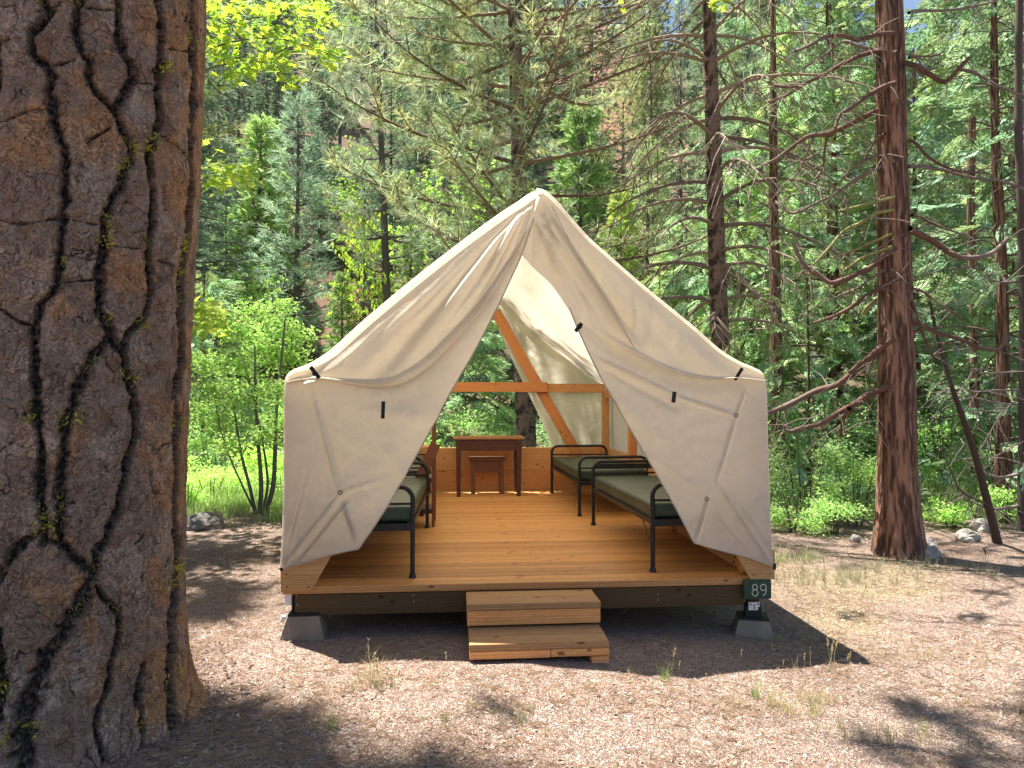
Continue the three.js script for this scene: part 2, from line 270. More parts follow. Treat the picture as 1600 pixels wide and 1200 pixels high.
// ---------------------------------------------------------------- the great pine in the left foreground
const TRUNK = { x: -2.402, z: 1.063 };
const trunkC = (h) => { const s = smoothstep(h, 1.0, 3.6) * 0.075; return V(TRUNK.x + s * RIGHT.x - 0.004 * Math.max(0, h - 3.5), 0, TRUNK.z + s * RIGHT.z); };
const trunkR = (h) => h > 3.5 ? Math.max(0.04, 0.55 * (1 - (h - 3.5) / 30)) : 0.548 + 0.13 * Math.exp(-Math.max(h, -0.1) / 0.13) + 0.03 * Math.exp(-Math.max(h, 0) / 0.35);
{
  // fissures as measured on the trunk: [x, y, half width in cm] along each; sight lines meet the trunk and give angle and height
  const SW = 2.3, SH = 3.7, Y0 = -0.2, A0 = Math.atan2(EYE.z - TRUNK.z, EYE.x - TRUNK.x); // strip of bark that faces the camp, unrolled
  const onTrunk = (px, py) => {
    const d = ray(px, py).normalize(); let t = 1.5;
    for (let k = 0; k < 900; k++, t += 0.004) { const q = EYE.clone().addScaledVector(d, t), c = trunkC(q.y); if (Math.hypot(q.x - c.x, q.z - c.z) < trunkR(q.y)) { let a = Math.atan2(q.z - c.z, q.x - c.x) - A0; a = Math.atan2(Math.sin(a), Math.cos(a)); return [a * 0.55, q.y]; } }
    const q = EYE.clone().addScaledVector(d, 3.25); let a = Math.atan2(q.z - TRUNK.z, q.x - TRUNK.x) - A0; return [a * 0.55, q.y];
  };
  const lines = [
    [2.2, 62, -30, 75, 25, 50, 55, 55, 90, 75, 108, 80, 165, 95, 215, 102, 250, 100, 320, 97, 380, 90, 435, 65, 480, 55, 530, 55, 600, 65, 700, 62, 765, 70, 825, 66, 850],
    [2.6, 70, 825, 30, 855, 0, 905, -30, 960], [2.0, 112, -30, 122, 0, 122, 75, 135, 95, 150, 145, 175, 170, 185, 180],
    [2.3, 180, -30, 182, 0, 187, 65, 205, 115, 187, 160, 187, 200, 202, 235, 190, 280, 162, 345, 162, 380, 155, 430, 157, 480, 172, 525, 190, 555], [2.4, 165, 530, 150, 550, 125, 595, 115, 630, 102, 665, 97, 725, 93, 800, 95, 840, 115, 870, 145, 900],
    [2.3, 243, -30, 245, 0, 250, 75, 245, 140, 247, 185, 232, 235, 237, 310, 230, 400, 232, 460, 220, 500, 195, 525, 195, 575, 200, 600, 210, 660, 195, 730, 182, 800, 155, 860, 148, 900],
    [1.5, 150, 915, 160, 935, 185, 960, 177, 1015, 165, 1075, 150, 1125, 160, 1190, 165, 1260], [4.2, 297, -20, 297, 30, 300, 125, 294, 250, 297, 280, 291, 350, 281, 425, 279, 500, 279, 575, 273, 600, 273, 700, 270, 800, 272, 875, 265, 975, 263, 1050, 268, 1125, 273, 1230],
    [4.2, 145, 905, 120, 950, 85, 1010, 52, 1065, 42, 1125, 37, 1200, 30, 1270], [2.5, -10, 980, 5, 1040, 0, 1120], [1.2, 70, 840, 95, 850], [1.6, 215, 1230, 222, 1150, 217, 1090, 222, 1040], [0.8, 286, 1000, 291, 1060, 284, 1150], [2, -35, 0, -5, 60, -8, 160, -40, 240], [2.4, -60, 300, -40, 480, -60, 700],
    [0.7, 0, 68, 45, 60], [0.8, 80, 108, 115, 93], [0.7, 0, 193, 65, 172], [0.7, 0, 345, 30, 352, 90, 342], [0.7, 135, 225, 170, 200], [0.7, 115, 345, 155, 352], [0.7, 102, 442, 145, 437], [0.7, 250, 215, 280, 235, 297, 268], [0.7, 240, 407, 265, 415, 286, 442], [0.7, 0, 482, 25, 500, 50, 508], [0.6, 180, 385, 220, 390], [0.6, 255, 78, 295, 80], [0.6, 130, 15, 170, 17],
    [0.5, 217, 695, 232, 697, 235, 710, 250, 697, 272, 690], [0.5, 232, 735, 235, 768, 245, 773], [0.5, 0, 707, 25, 690], [0.5, 200, 130, 236, 132], [0.5, 205, 235, 232, 240], [0.5, 60, 20, 100, 5],
  ];
  const W = 1400, HH = 2000, dist = new Float32Array(W * HH).fill(9), lichenAt = [], r = rnd(31);
  for (const l of lines) {
    const q = []; for (let k = 1; k < l.length; k += 2) q.push(onTrunk(l[k], l[k + 1]));
    const c = new THREE.CatmullRomCurve3(q.map((p) => V(p[0], p[1], 0)), false, 'centripetal'), n = Math.ceil(c.getLength() / 0.005);
    c.getSpacedPoints(n).forEach((p, k) => {
      const hw = l[0] * 0.01 * (0.75 + 0.5 * (fbm(p.x * 6, p.y * 6, 4, 3) + 0.5)) * (l[0] < 1 ? 0.3 : 0.55), x = p.x + 0.022 * fbm(p.x * 9, p.y * 9, 7, 3), y = p.y + 0.01 * fbm(p.x * 12, p.y * 12, 17, 3), R = hw * 4 + 0.015;
      const X0 = Math.max(0, Math.floor((x - R + SW / 2) / SW * W)), X1 = Math.min(W - 1, Math.ceil((x + R + SW / 2) / SW * W)), B0 = Math.max(0, Math.floor((y - R - Y0) / SH * HH)), B1 = Math.min(HH - 1, Math.ceil((y + R - Y0) / SH * HH));
      for (let b = B0; b <= B1; b++) for (let a = X0; a <= X1; a++) { const d = Math.hypot((a + 0.5) / W * SW - SW / 2 - x, (b + 0.5) / HH * SH + Y0 - y) / hw; if (d < dist[b * W + a]) dist[b * W + a] = d; }
      if (l[0] >= 1.5 && fbm(p.x * 7, p.y * 5, 21, 2) > 0.14 && r() < 0.3) lichenAt.push([x + (r() - 0.5) * hw * 4.5, y]);
    });
  }
  // distance to the nearest cell edge and the cell's own number
  const cell = (x, y, seed) => { const ix = Math.floor(x), iy = Math.floor(y); let f1 = 9, f2 = 9, id = 0; for (let b = -1; b <= 1; b++) for (let a = -1; a <= 1; a++) { const X = ix + a, Y = iy + b, d = Math.hypot(X + hash2(X, Y, seed) - x, Y + hash2(X, Y, seed + 1) - y); if (d < f1) { f2 = f1; f1 = d; id = hash2(X, Y, seed + 2); } else if (d < f2) f2 = d; } return [f2 - f1, id]; };
  const hgt = new Float32Array(W * HH), col = new Uint8Array(W * HH * 4), bmp = new Uint8Array(W * HH * 4);
  for (let b = 0, i = 0; b < HH; b++) for (let a = 0; a < W; a++, i++) {
    const s = a / W * SW - SW / 2, y = b / HH * SH + Y0, rag = fbm(s * 30, y * 20, 3, 3) * 1.7 + fbm(s * 85, y * 70, 6, 2) * 1.3, dd0 = dist[i] + rag * 0.8;
    // thin scales laid over each other: two sizes of warped cells, their edges dark where the noise lets them show
    const wx = s + 0.06 * fbm(s * 11, y * 11, 11, 4), wy = y + 0.06 * fbm(s * 11, y * 11, 31, 4), A = cell(wx * 17, wy * 12, 5), B = cell(wx * 34 + 5, wy * 25, 9), fine = fbm(s * 95, y * 95, 5, 3), fibre = fbm(s * 60, y * 14, 15, 3);
    const dd = dd0 + (A[1] - 0.5) * 0.75 + (B[1] - 0.5) * 0.55 + 0.5 * fbm(s * 3, y * 5, 140, 2);
    const open = 1 - smoothstep(dd, 0.75, 1.25), sh = smoothstep(dd, 0.9, 2.2);
    const showA = smoothstep(fbm(s * 6, y * 5, 77, 3), -0.05, 0.16) * 0.6, showB = smoothstep(fbm(s * 8 + 4, y * 7, 87, 3), 0.02, 0.2) * 0.6;
    const f1 = (fbm(wx * 11, wy * 7, 40, 3) + 0.5) * 8 + Math.min(dd, 5) * 0.15, f2 = (fbm(wx * 24, wy * 18, 60, 3) + 0.5) * 6, q1 = f1 - Math.floor(f1), q2 = f2 - Math.floor(f2), st = (Math.floor(f1) + smoothstep(q1, 0, 0.06)) * 0.045 + (Math.floor(f2) + smoothstep(q2, 0, 0.08)) * 0.022, tt = (((Math.floor(f1) * 0.37 + Math.floor(f2) * 0.61) % 1) + 1) % 1 - 0.5;
    const eA = Math.max((1 - smoothstep(A[0], 0.01, 0.09)) * showA, (1 - smoothstep(q1, 0, 0.09)) * (0.5 + 0.55 * smoothstep(fbm(s * 9, y * 8, 97, 2), -0.1, 0.15))), eB = Math.max((1 - smoothstep(B[0], 0.02, 0.12)) * showB, (1 - smoothstep(q2, 0, 0.1)) * 0.7 * smoothstep(fbm(s * 10, y * 9, 107, 2), -0.12, 0.1));
    const rdg = Math.abs(fbm(wx * 6 + 3, wy * 4, 120, 3)), crack = (1 - smoothstep(rdg, 0.003, 0.011)) * smoothstep(fbm(s * 4, y * 4, 130, 2), 0.1, 0.2);
    const plate = sh * 0.12 + 0.02 + st + A[1] * 0.08 * showA + B[1] * 0.07 * showB + fine * 0.05 + fibre * 0.05 - eA * 0.12 - eB * 0.08 - crack * 0.2, grain = fbm(s * 62, y * 44, 2, 3);
    hgt[i] = clamp(0.4 * (1 - open) + plate * 0.6, 0, 1) * (1 - 0.25 * open) + (open > 0.3 ? grain * 0.22 * open : 0);
    // colour: grey mauve outer scales, tan to rust where scales have come off, darker joints
    const hueN = fbm(s * 2.6, y * 2, 70, 3) + 0.6 * fbm(s * 8, y * 6, 75, 2), tone = tt * 0.5 + (A[1] - 0.5) * showA * 0.4 + (B[1] - 0.5) * showB * 0.35;
    let c = mix3([0.185, 0.135, 0.113], [0.27, 0.155, 0.085], smoothstep(hueN + tone * 0.3 + 0.26 * smoothstep(-s, 0.2, 0.6), 0.02, 0.3));
    c = mix3(c, [0.27, 0.22, 0.195], smoothstep(fbm(s * 5, y * 4, 90, 3) + tone * 0.5, 0.06, 0.3) * 0.7); c = mix3(c, [0.15, 0.075, 0.042], smoothstep(fbm(s * 12, y * 9, 95, 2) - tone * 0.3, 0.1, 0.3) * 0.6);
    const k = (1 + tone * 0.8) * (1 - 0.82 * eA) * (1 - 0.7 * eB) * (1 + fine * 0.7) * (1 + fibre * 0.4) * (1 - 0.75 * crack); c = c.map((x) => x * k);
    c = mix3(c, mix3([0.034, 0.029, 0.027], [0.075, 0.055, 0.045], smoothstep(grain + B[1] * 0.3, 0.1, 0.4)), clamp(open * 1.02, 0, 1)); c = mix3(c, [0.08, 0.058, 0.047], (1 - smoothstep(dd, 1.0, 2.2)) * (1 - open) * 0.7);
    if (open > 0.2) { const q = Math.max(0.1, 1 + 3 * grain * open); c = c.map((x) => x * q); }
    c = [c[0] * 1.12, c[1] * 1.02, c[2] * 0.86];
    col.set([toS(c[0]), toS(c[1]), toS(c[2]), 255], i * 4); bmp[i * 4] = bmp[i * 4 + 1] = bmp[i * 4 + 2] = clamp((plate * 1.3 + open * -0.1 + (open > 0.5 ? fbm(s * 80, y * 30, 2, 3) * 0.5 + 0.2 : 0)) * 255, 0, 255); bmp[i * 4 + 3] = 255;
  }
  const map = dataTex(W, HH, col, true), bump = dataTex(W, HH, bmp, false);
  for (const t of [map, bump]) t.wrapS = t.wrapT = THREE.MirroredRepeatWrapping;
  const mat = std({ map, bumpMap: bump, bumpScale: 0.045, roughness: 0.95 });
  const sample = (s, y) => { const x = clamp((s + SW / 2) / SW * W - 0.5, 0, W - 1.001), v = clamp((y - Y0) / SH * HH - 0.5, 0, HH - 1.001), i = Math.floor(x), j = Math.floor(v), fx = x - i, fy = v - j, q = j * W + i; return lerp(lerp(hgt[q], hgt[q + 1], fx), lerp(hgt[q + W], hgt[q + W + 1], fx), fy); };
  // rows: fine where the photograph looks, coarse above
  const ys = []; for (let y = -0.2; y < 3.5; y += 0.0078) ys.push(y); for (let y = 3.5; y < 29; y += 0.5) ys.push(y);
  const half = SW / 2 / 0.55, as = []; for (let k = 0; k <= 290; k++) as.push(-half + (2 * half) * k / 290); const rest = TAU - 2 * half; for (let k = 1; k <= 60; k++) as.push(half + rest * k / 60);
  const acc = new Acc(), n = as.length;
  const surf = (a, y) => {
    const s = Math.abs(a) <= half ? a * 0.55 : (half - (Math.abs(a) - half) * (half / (Math.PI - half))) * 0.55 * Math.sign(a);
    const flute = 0.022 * Math.exp(-Math.max(y, 0) / 0.22) * Math.sin(a * 5 + 0.7), yy = y > 3.5 ? 3.5 - ((y - 3.5) % 3) : y;
    const R = trunkR(y) + flute + (sample(s, yy) - 0.5) * 0.075 * Math.min(1, trunkR(y) / 0.5), c = trunkC(y); return V(c.x + Math.cos(A0 + a) * R, y, c.z + Math.sin(A0 + a) * R);
  };
  for (const y of ys) as.forEach((a) => { const q = surf(a, y); acc.p.push(q.x, q.y, q.z); acc.uv.push(Math.abs(a) <= half ? (a * 0.55 + SW / 2) / SW : 1 + (a - half) / rest, (y - Y0) / SH); });
  for (let j = 0; j < ys.length - 1; j++) for (let k = 0; k < n - 1; k++) { const q = j * n + k; acc.i.push(q, q + n, q + 1, q + 1, q + n, q + n + 1); }
  const g = acc.build(); g.computeVertexNormals();
  const tree = thing('pine_tree', 'massive pine in the left foreground with plated orange grey bark and dark fissures', 'tree');
  part('trunk', g, mat, tree);
  // wolf lichen in the fissures
  const la = new Acc(), rr = rnd(8);
  for (const [s, y] of lichenAt) {
    const q = surf(s / 0.55, y), c = trunkC(y), o = V(q.x - c.x, 0, q.z - c.z).normalize(), sz = 0.007 + rr() * 0.015;
    q.addScaledVector(o, 0.004);
    for (let k = 0; k < 16; k++) {
      const d = V(rr() - 0.5, rr() - 0.5, rr() - 0.5).multiplyScalar(1.7).add(o).normalize(), e = V(rr() - 0.5, rr() - 0.5, rr() - 0.5).normalize(), b = q.clone().add(V(rr() - 0.5, (rr() - 0.5) * 1.8, rr() - 0.5).multiplyScalar(sz * 2)), t = 0.6 + rr() * 0.7;
      la.tri(b.clone().addScaledVector(e, -sz * 0.35), b.clone().addScaledVector(e, sz * 0.35), b.clone().addScaledVector(d, sz * (0.6 + rr())), [0.5 * t, 0.46 * t, 0.05 * t]);
    }
  }
  stuff(part('lichen', la.build(), M.leaf, tree)).userData.label = 'yellow green lichen tufts in the bark fissures';
  globalThis.bigPine = tree;
}
// ---------------------------------------------------------------- tent platform
const FZ = 0.0, BZ = -4.8, TOP = 0.355, HW = 1.65; // front edge, rear edge, deck height, half width
{
  const p = thing('tent_platform', 'raised wooden tent platform with plank floor, low board walls and dark front beam', 'platform');
  const PX0 = onZ(442, 915, 0).x, PX1 = onZ(1205, 905, 0).x, r = rnd(12), pw = 0.0975, n = Math.floor((FZ - BZ) / pw), kinds = [0, 1, 2, 3].map((k) => grainUV(box(PX1 - PX0, 0.045, pw - 0.005, 0.004), k * 0.53, k * 0.113));
  for (let k = 0; k < n; k++) part('plank', kinds[k % 4], M.plank[Math.floor(r() * 5)], p, [(PX0 + PX1) / 2 + (r() - 0.5) * 0.006, TOP - 0.0225 + (r() - 0.5) * 0.002, FZ - pw * (k + 0.5)]);
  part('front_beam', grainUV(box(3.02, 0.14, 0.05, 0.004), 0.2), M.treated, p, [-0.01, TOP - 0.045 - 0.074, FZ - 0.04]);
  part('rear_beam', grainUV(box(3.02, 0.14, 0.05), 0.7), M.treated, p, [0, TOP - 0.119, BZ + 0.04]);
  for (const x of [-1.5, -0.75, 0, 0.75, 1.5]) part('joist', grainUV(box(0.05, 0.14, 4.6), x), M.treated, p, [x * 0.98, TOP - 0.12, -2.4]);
  // low board walls
  const wall = (w, y, mat, pos, turn, ou) => { const m = part('wall_board', grainUV(box(w, y, 0.028, 0.004), ou, ou), mat, p, pos); m.rotation.y = turn; };
  wall(3.16, 0.27, M.pineB, [0, TOP + 0.137, BZ + 0.02], 0, 0.1); wall(3.16, 0.31, M.pine, [0, TOP + 0.137 + 0.292, BZ + 0.02], 0, 0.62);
  for (const s of [-1, 1]) { wall(4.7, 0.27, M.pine, [s * 1.575, TOP + 0.137, -2.38], Math.PI / 2, 0.3 + s * 0.2); wall(4.7, 0.31, M.pineC, [s * 1.575, TOP + 0.137 + 0.292, -2.38], Math.PI / 2, 0.9); }
  // corner gussets on the front
  const gus = (pts, ou) => { const s = new THREE.Shape(pts.map(([x, y]) => { const q = onZ(x, y, FZ + 0.01); return new THREE.Vector2(q.x, q.y); })), g = new THREE.ExtrudeGeometry(s, { depth: 0.018, bevelEnabled: true, bevelSize: 0.002, bevelThickness: 0.002, bevelSegments: 1 }); grainUV(g, ou, ou, 0); const m = part('corner_board', g, M.ply, p, [0, 0, FZ + 0.003]); return m; };
  for (const [m, dots] of [[gus([[439, 860], [522, 860], [487, 922], [440, 923]], 0.4), [[449, 917], [482, 917], [448, 897]]], [gus([[1146, 860], [1209, 860], [1209, 904], [1172, 905]], 0.8), [[1177, 898], [1203, 897]]]])
    for (const [x, y] of dots) { const q = onZ(x, y, FZ + 0.02), s = part('screw', new THREE.CylinderGeometry(0.005, 0.005, 0.006, 10), M.bracket, m, [q.x, q.y, 0.021]); s.rotation.x = Math.PI / 2; }
  for (const [x, y] of [[463, 931], [464, 945], [646, 930], [646, 940], [1028, 928], [1028, 938]]) { const q = onZ(x, y, FZ - 0.01), s = part('screw', new THREE.CylinderGeometry(0.006, 0.006, 0.006, 10), M.brass, p, [q.x, q.y, FZ - 0.0135]); s.rotation.x = Math.PI / 2; }
}
// ---------------------------------------------------------------- concrete piers
{
  const pier = (label, x, z, tilt) => {
    const t = thing('concrete_pier', label, 'concrete pier', [x, 0, z], 'concrete piers under the tent platform');
    const g = new THREE.CylinderGeometry(0.14, 0.225, 0.2, 4, 1); g.rotateY(Math.PI / 4); const ng = g.toNonIndexed(); ng.computeVertexNormals();
    part('block', grainUV(ng), M.concrete, t, [0, 0.07, 0]);
    part('base_plate', box(0.2, 0.014, 0.17), M.bracket, t, [0, 0.178, 0]);
    part('saddle', box(0.11, 0.075, 0.11), M.bracket, t, [0, 0.22, 0]);
    t.rotation.y = tilt; return t;
  };
  const a = pier('concrete pier under the left front corner of the platform', -1.46, -0.08, 0.03);
  part('saddle_side', box(0.012, 0.12, 0.12), M.bracket, a, [-0.075, 0.24, 0]); part('fixing_plate', box(0.045, 0.07, 0.006), M.white, a, [-0.105, 0.268, 0.05]);
  const chip = part('pale_chip', box(0.03, 0.045, 0.03, 0.01), M.white, a, [-0.125, 0.165, 0.1]); chip.rotation.z = -0.35; chip.userData.label = 'white chip on the pier edge';
  const b = pier('concrete pier under the right front corner below the number sign', 1.585, -0.08, -0.32);
  part('post_stub', box(0.085, 0.19, 0.085), M.treated, b, [0, 0.275, -0.01]); b.position.y = -0.105;
  const pl = part('bolt_plate', box(0.08, 0.056, 0.006), M.white, b, [0.005, 0.262, 0.06]); for (const [x, y] of [[-0.026, 0.014], [0.028, 0.014], [0, 0.005], [0.001, -0.012]]) { const d = part('bolt', new THREE.CylinderGeometry(0.0055, 0.0055, 0.004, 8), M.bracket, pl, [x, y, 0.004]); d.rotation.x = Math.PI / 2; }
  pl.rotation.y = 0.3;
}
// ---------------------------------------------------------------- number sign
{
  const c = onZ(1182, 920, FZ + 0.02), t = thing('number_sign', 'small dark green board with pale numerals 89 on the platform corner', 'sign', [c.x, c.y, FZ + 0.03]);
  part('board', box(0.192, 0.128, 0.022, 0.004), M.signGreen, t);
  const loop = (cx, cy, rx, ry, a0 = 0, a1 = TAU) => Array.from({ length: 25 }, (_, k) => { const a = a0 + (a1 - a0) * k / 24; return V(cx + Math.cos(a) * rx, cy + Math.sin(a) * ry, 0.0115); });
  const st = (name, ...paths) => part(name, mergeGeometries(paths.map((q) => tubeGeo(q, 0.0034, 6))), M.cream, t);
  st('digit_eight', loop(-0.021, 0.018, 0.017, 0.018), loop(-0.02, -0.021, 0.0205, 0.021));
  st('digit_nine', loop(0.038, 0.014, 0.02, 0.021), [...loop(0.022, -0.006, 0.036, 0.036, 0.45, -1.25)]);
  for (const x of [-0.085, 0.085]) { const s = part('screw', new THREE.CylinderGeometry(0.004, 0.004, 0.004, 8), M.brass, t, [x, 0.052, 0.012]); s.rotation.x = Math.PI / 2; }
}
// ---------------------------------------------------------------- steps
{
  const t = thing('wooden_steps', 'two chunky weathered timber steps in front of the platform', 'steps');
  const bk = FZ + 0.012, d1 = 0.3, d2 = 0.29, at = (px, py, z) => onZ(px, py, z), zA = bk + d1, zB = zA + d2;
  const xa = at(729, 950, zA).x, xb = at(939, 950, zA).x, xc = at(733, 1010, zB).x, xd = at(953, 1010, zB).x;
  const yA = at(835, 943, zA).y, yA0 = at(835, 976, zA).y, yB = at(840, 1005, zB).y, yB0 = at(840, 1029, zB).y;
  const timber = (name, mat, x0, x1, y0, y1, z0, z1, ou) => { const m = part(name, grainUV(box(x1 - x0, y1 - y0, z1 - z0, 0.006), ou, ou * 1.7), mat, t, [(x0 + x1) / 2, (y0 + y1) / 2, (z0 + z1) / 2]); return m; };
  const sp = (z0, z1, k) => lerp(z0, z1, k);
  timber('tread_board', M.stepTop, xa, xb, yA - 0.038, yA, sp(bk, zA, 0.0), sp(bk, zA, 0.492), 0.1); timber('tread_board', M.stepTop, xa, xb, yA - 0.038, yA + 0.002, sp(bk, zA, 0.508), zA, 0.4);
  timber('riser_timber', M.stepFace, xa + 0.004, xb - 0.002, yA0, yA - 0.04, zA - 0.09, zA - 0.003, 0.75); timber('side_timber', M.stepFace, xa + 0.004, xa + 0.09, yA0, yA - 0.04, bk, zA - 0.094, 0.3); timber('side_timber', M.stepFace, xb - 0.09, xb - 0.002, yA0, yA - 0.04, bk, zA - 0.094, 0.6);
  timber('tread_board', M.stepTop, xc, xd, yB - 0.038, yB, zA + 0.006, sp(zA, zB, 0.49), 0.85); timber('tread_board', M.stepTop, xc, xd - 0.003, yB - 0.038, yB + 0.001, sp(zA, zB, 0.51), zB, 0.22);
  timber('tread_board', M.stepTop, xc, xd, yB - 0.038, yB - 0.001, bk, zA + 0.001, 0.5);
  const xm = at(861, 1016, zB).x;
  timber('riser_timber', M.stepFace, xc + 0.002, xm - 0.001, yB0, yB - 0.04, zB - 0.09, zB - 0.004, 0.05); timber('riser_timber', M.stepFace, xm + 0.001, xd - 0.002, yB0 + 0.003, yB - 0.04, zB - 0.09, zB - 0.003, 0.55);
  timber('side_timber', M.stepFace, xc + 0.002, xc + 0.09, yB0, yB - 0.04, bk, zB - 0.094, 0.15); timber('side_timber', M.stepFace, xd - 0.09, xd - 0.002, yB0, yB - 0.04, bk, zB - 0.094, 0.95);
  const blk = timber('foot_block', M.stepFace, at(924, 1026, zB).x, at(952, 1026, zB).x, yB0 - 0.07, yB0 - 0.001, zB - 0.12, zB - 0.006, 0.35); blk.rotation.y = 0.03;
  timber('foot_block', M.stepFace, xc + 0.05, xc + 0.2, yB0 - 0.07, yB0 - 0.001, zB - 0.2, zB - 0.06, 0.45); timber('foot_block', M.stepFace, xc + 0.05, xd - 0.05, yB0 - 0.12, yB0 - 0.001, bk, bk + 0.09, 0.65);
}
// ---------------------------------------------------------------- wall tent
{
  const t = thing('wall_tent', 'cream canvas wall tent with its front flaps tied open', 'tent');
  const ZF = 0.05, plane = (pts) => pts.map(([x, y]) => { const q = onZ(x, y, ZF); return V(q.x, q.y, 0); });
  const curve = (pts) => new THREE.CatmullRomCurve3(plane(pts), false, 'centripetal');
  const PL = curve([[840, 290], [827, 295], [812, 306], [790, 320], [745, 352], [692, 392], [640, 433], [560, 500], [515, 541], [490, 560], [470, 571], [455, 577], [445, 587], [442, 604], [441, 680], [440, 780], [438, 840], [435, 889]]);
  const PR = curve([[840, 290], [850, 292], [862, 300], [890, 331], [920, 365], [960, 401], [1000, 436], [1046, 474], [1090, 510], [1130, 545], [1158, 563], [1182, 574], [1195, 582], [1200, 600], [1203, 680], [1206, 780], [1211, 886]]);
  const at = (c, u) => c.getPointAt(clamp(u, 0, 1));
  const findU = (c, px, py) => { const q = onZ(px, py, ZF); let b = 0, bd = 9; for (let k = 0; k <= 600; k++) { const p = at(c, k / 600), d = Math.hypot(p.x - q.x, p.y - q.y); if (d < bd) { bd = d; b = k / 600; } } return b; };
  const inN = (c, u, side) => { const a = at(c, u - 0.004), b = at(c, u + 0.004), dx = b.x - a.x, dy = b.y - a.y, l = Math.hypot(dx, dy); return V(-dy / l, dx / l, 0).multiplyScalar(side); };
  const uL = findU(PL, 452, 579), uR = findU(PR, 1190, 578);
  // soiling: rain splash near the hem, mildew smudges under the peak, faint water marks
  const wear = (q) => { const n = fbm(q.x * 3.1, q.y * 3.1, q.z * 3.1, 4), m = fbm(q.x * 11, q.y * 8, q.z * 9, 3); return 1 - 0.12 * smoothstep(n + 0.25 - (q.y - 0.45) * 0.6, 0.1, 0.5) - 0.3 * smoothstep(m + n * 0.6, 0.12, 0.35) * Math.exp(-((q.x - 0.04) ** 2) / 0.02 - ((q.y - 2.78) ** 2) / 0.05) - 0.03 * smoothstep(Math.abs(fbm(q.x * 1.6, q.y * 1.6, q.z * 1.6 + 5, 3)), 0.03, 0.0) - 0.04 * smoothstep(m, 0.1, 0.4); };
  const sheet = (nu, nv, f) => { // f(u, v) -> point
    const acc = new Acc();
    for (let j = 0; j <= nv; j++) for (let k = 0; k <= nu; k++) { const q = f(k / nu, j / nv); acc.p.push(q.x, q.y, q.z); acc.uv.push(q.x * 0.8 + q.z * 0.6, q.y * 0.9 + q.z * 0.37); const w = wear(q); acc.c.push(w, w * 0.985, w * 0.96); }
    for (let j = 0; j < nv; j++) for (let k = 0; k < nu; k++) { const a = j * (nu + 1) + k, b = a + nu + 1; acc.i.push(a, b, a + 1, a + 1, b, b + 1); }
    const g = acc.build(); g.computeVertexNormals(); return g;
  };
  const rollR = [(u) => lerp(0.075, 0.022, smoothstep(u, uL - 0.1, uL + 0.02)), (u) => lerp(0.034, 0.02, smoothstep(u, uR - 0.1, uR + 0.02))];
  const REAR = BZ - 0.06;
  [[PL, uL, 1, rollR[0], -1], [PR, uR, -1, rollR[1], 1]].forEach(([c, ue, side, rr, sx], n) => {
    // outer skin: v < 0.12 rolls over the front edge, the rest runs to the rear
    const skin = (u, v) => {
      const p = at(c, u), nn = inN(c, u, side), r = rr(u);
      if (v < 0.12) { const f = 1 - v / 0.12, bow = 0.12 * Math.sin(Math.PI * f); return V(p.x + nn.x * r * (f - bow), p.y + nn.y * r * (f - bow), ZF - 1.5 * r + 1.5 * r * f); }
      const w = (v - 0.12) / 0.88, z = lerp(ZF - 1.5 * r, REAR, w), roof = u < ue;
      const sag = roof ? 0.035 * Math.sin(Math.PI * u / ue) * (0.5 - 0.5 * Math.cos(w * TAU)) : 0, ripple = (0.012 * fbm(u * 5 + n * 9, z * 0.9, 3, 3) + 0.012 * Math.sin(z * 3 + u * 9 + n) * Math.sin(Math.PI * Math.min(1, u / ue))) * smoothstep(w, 0, 0.15) * (roof ? 1 : 0.8);
      return V(p.x + nn.x * (sag + ripple), p.y + nn.y * (sag + ripple), z);
    };
    part('roof_panel', sheet(70, 90, (u, v) => skin(u * ue, v)), M.roofCanvas, t);
    part('side_wall', sheet(40, 90, (u, v) => skin(lerp(ue, 1, u), v)), M.canvas, t);
  });
  const coons = (T, B, L, R, nu, nv, z) => {
    const f = (c, k) => (typeof c === 'function' ? c(k) : c.getPointAt(clamp(k, 0, 1)));
    const T0 = f(T, 0), T1 = f(T, 1), B0 = f(B, 0), B1 = f(B, 1);
    return sheet(nu, nv, (u, v) => {
      const a = f(T, u), b = f(B, u), l = f(L, v), r = f(R, v), q = V();
      for (const k of ['x', 'y']) q[k] = (1 - v) * a[k] + v * b[k] + (1 - u) * l[k] + u * r[k] - ((1 - u) * (1 - v) * T0[k] + u * (1 - v) * T1[k] + (1 - u) * v * B0[k] + u * v * B1[k]);
      q.z = ZF + z(u, v, q); return q;
    });
  };
  const seg = (p, a, b) => { const dx = b.x - a.x, dy = b.y - a.y, l2 = dx * dx + dy * dy, k = clamp(((p.x - a.x) * dx + (p.y - a.y) * dy) / l2, 0, 1); return [Math.hypot(p.x - a.x - dx * k, p.y - a.y - dy * k), k]; };
  const creases = (list) => { const s = list.map(([x0, y0, x1, y1, w, h, f]) => ({ a: onZ(x0, y0, ZF), b: onZ(x1, y1, ZF), w, h, f })); return (p) => { let z = 0; for (const c of s) { const [d, k] = seg(p, c.a, c.b); if (d < c.w * 3) z += c.h * Math.exp(-d * d / (c.w * c.w)) * (c.f === 1 ? 1 - k : c.f === 2 ? k : 1) * Math.min(1, 0.25 + 4 * Math.min(k, 1 - k)); } return z; }; };
  const inset = (c, ue, side, rr, u0 = 0, u1 = ue) => (k) => { const u = lerp(u0, u1, k), p = at(c, u), nn = inN(c, u, side); return V(p.x + nn.x * rr(u), p.y + nn.y * rr(u), 0); };
  const AP = onZ(838, 296, ZF);
  const uL2 = findU(PL, 445, 587), uR2 = findU(PR, 1196, 584);
  const TL = inset(PL, uL2, 1, rollR[0], 0.012, uL2), TR = inset(PR, uR2, -1, rollR[1], 0.012, uR2);
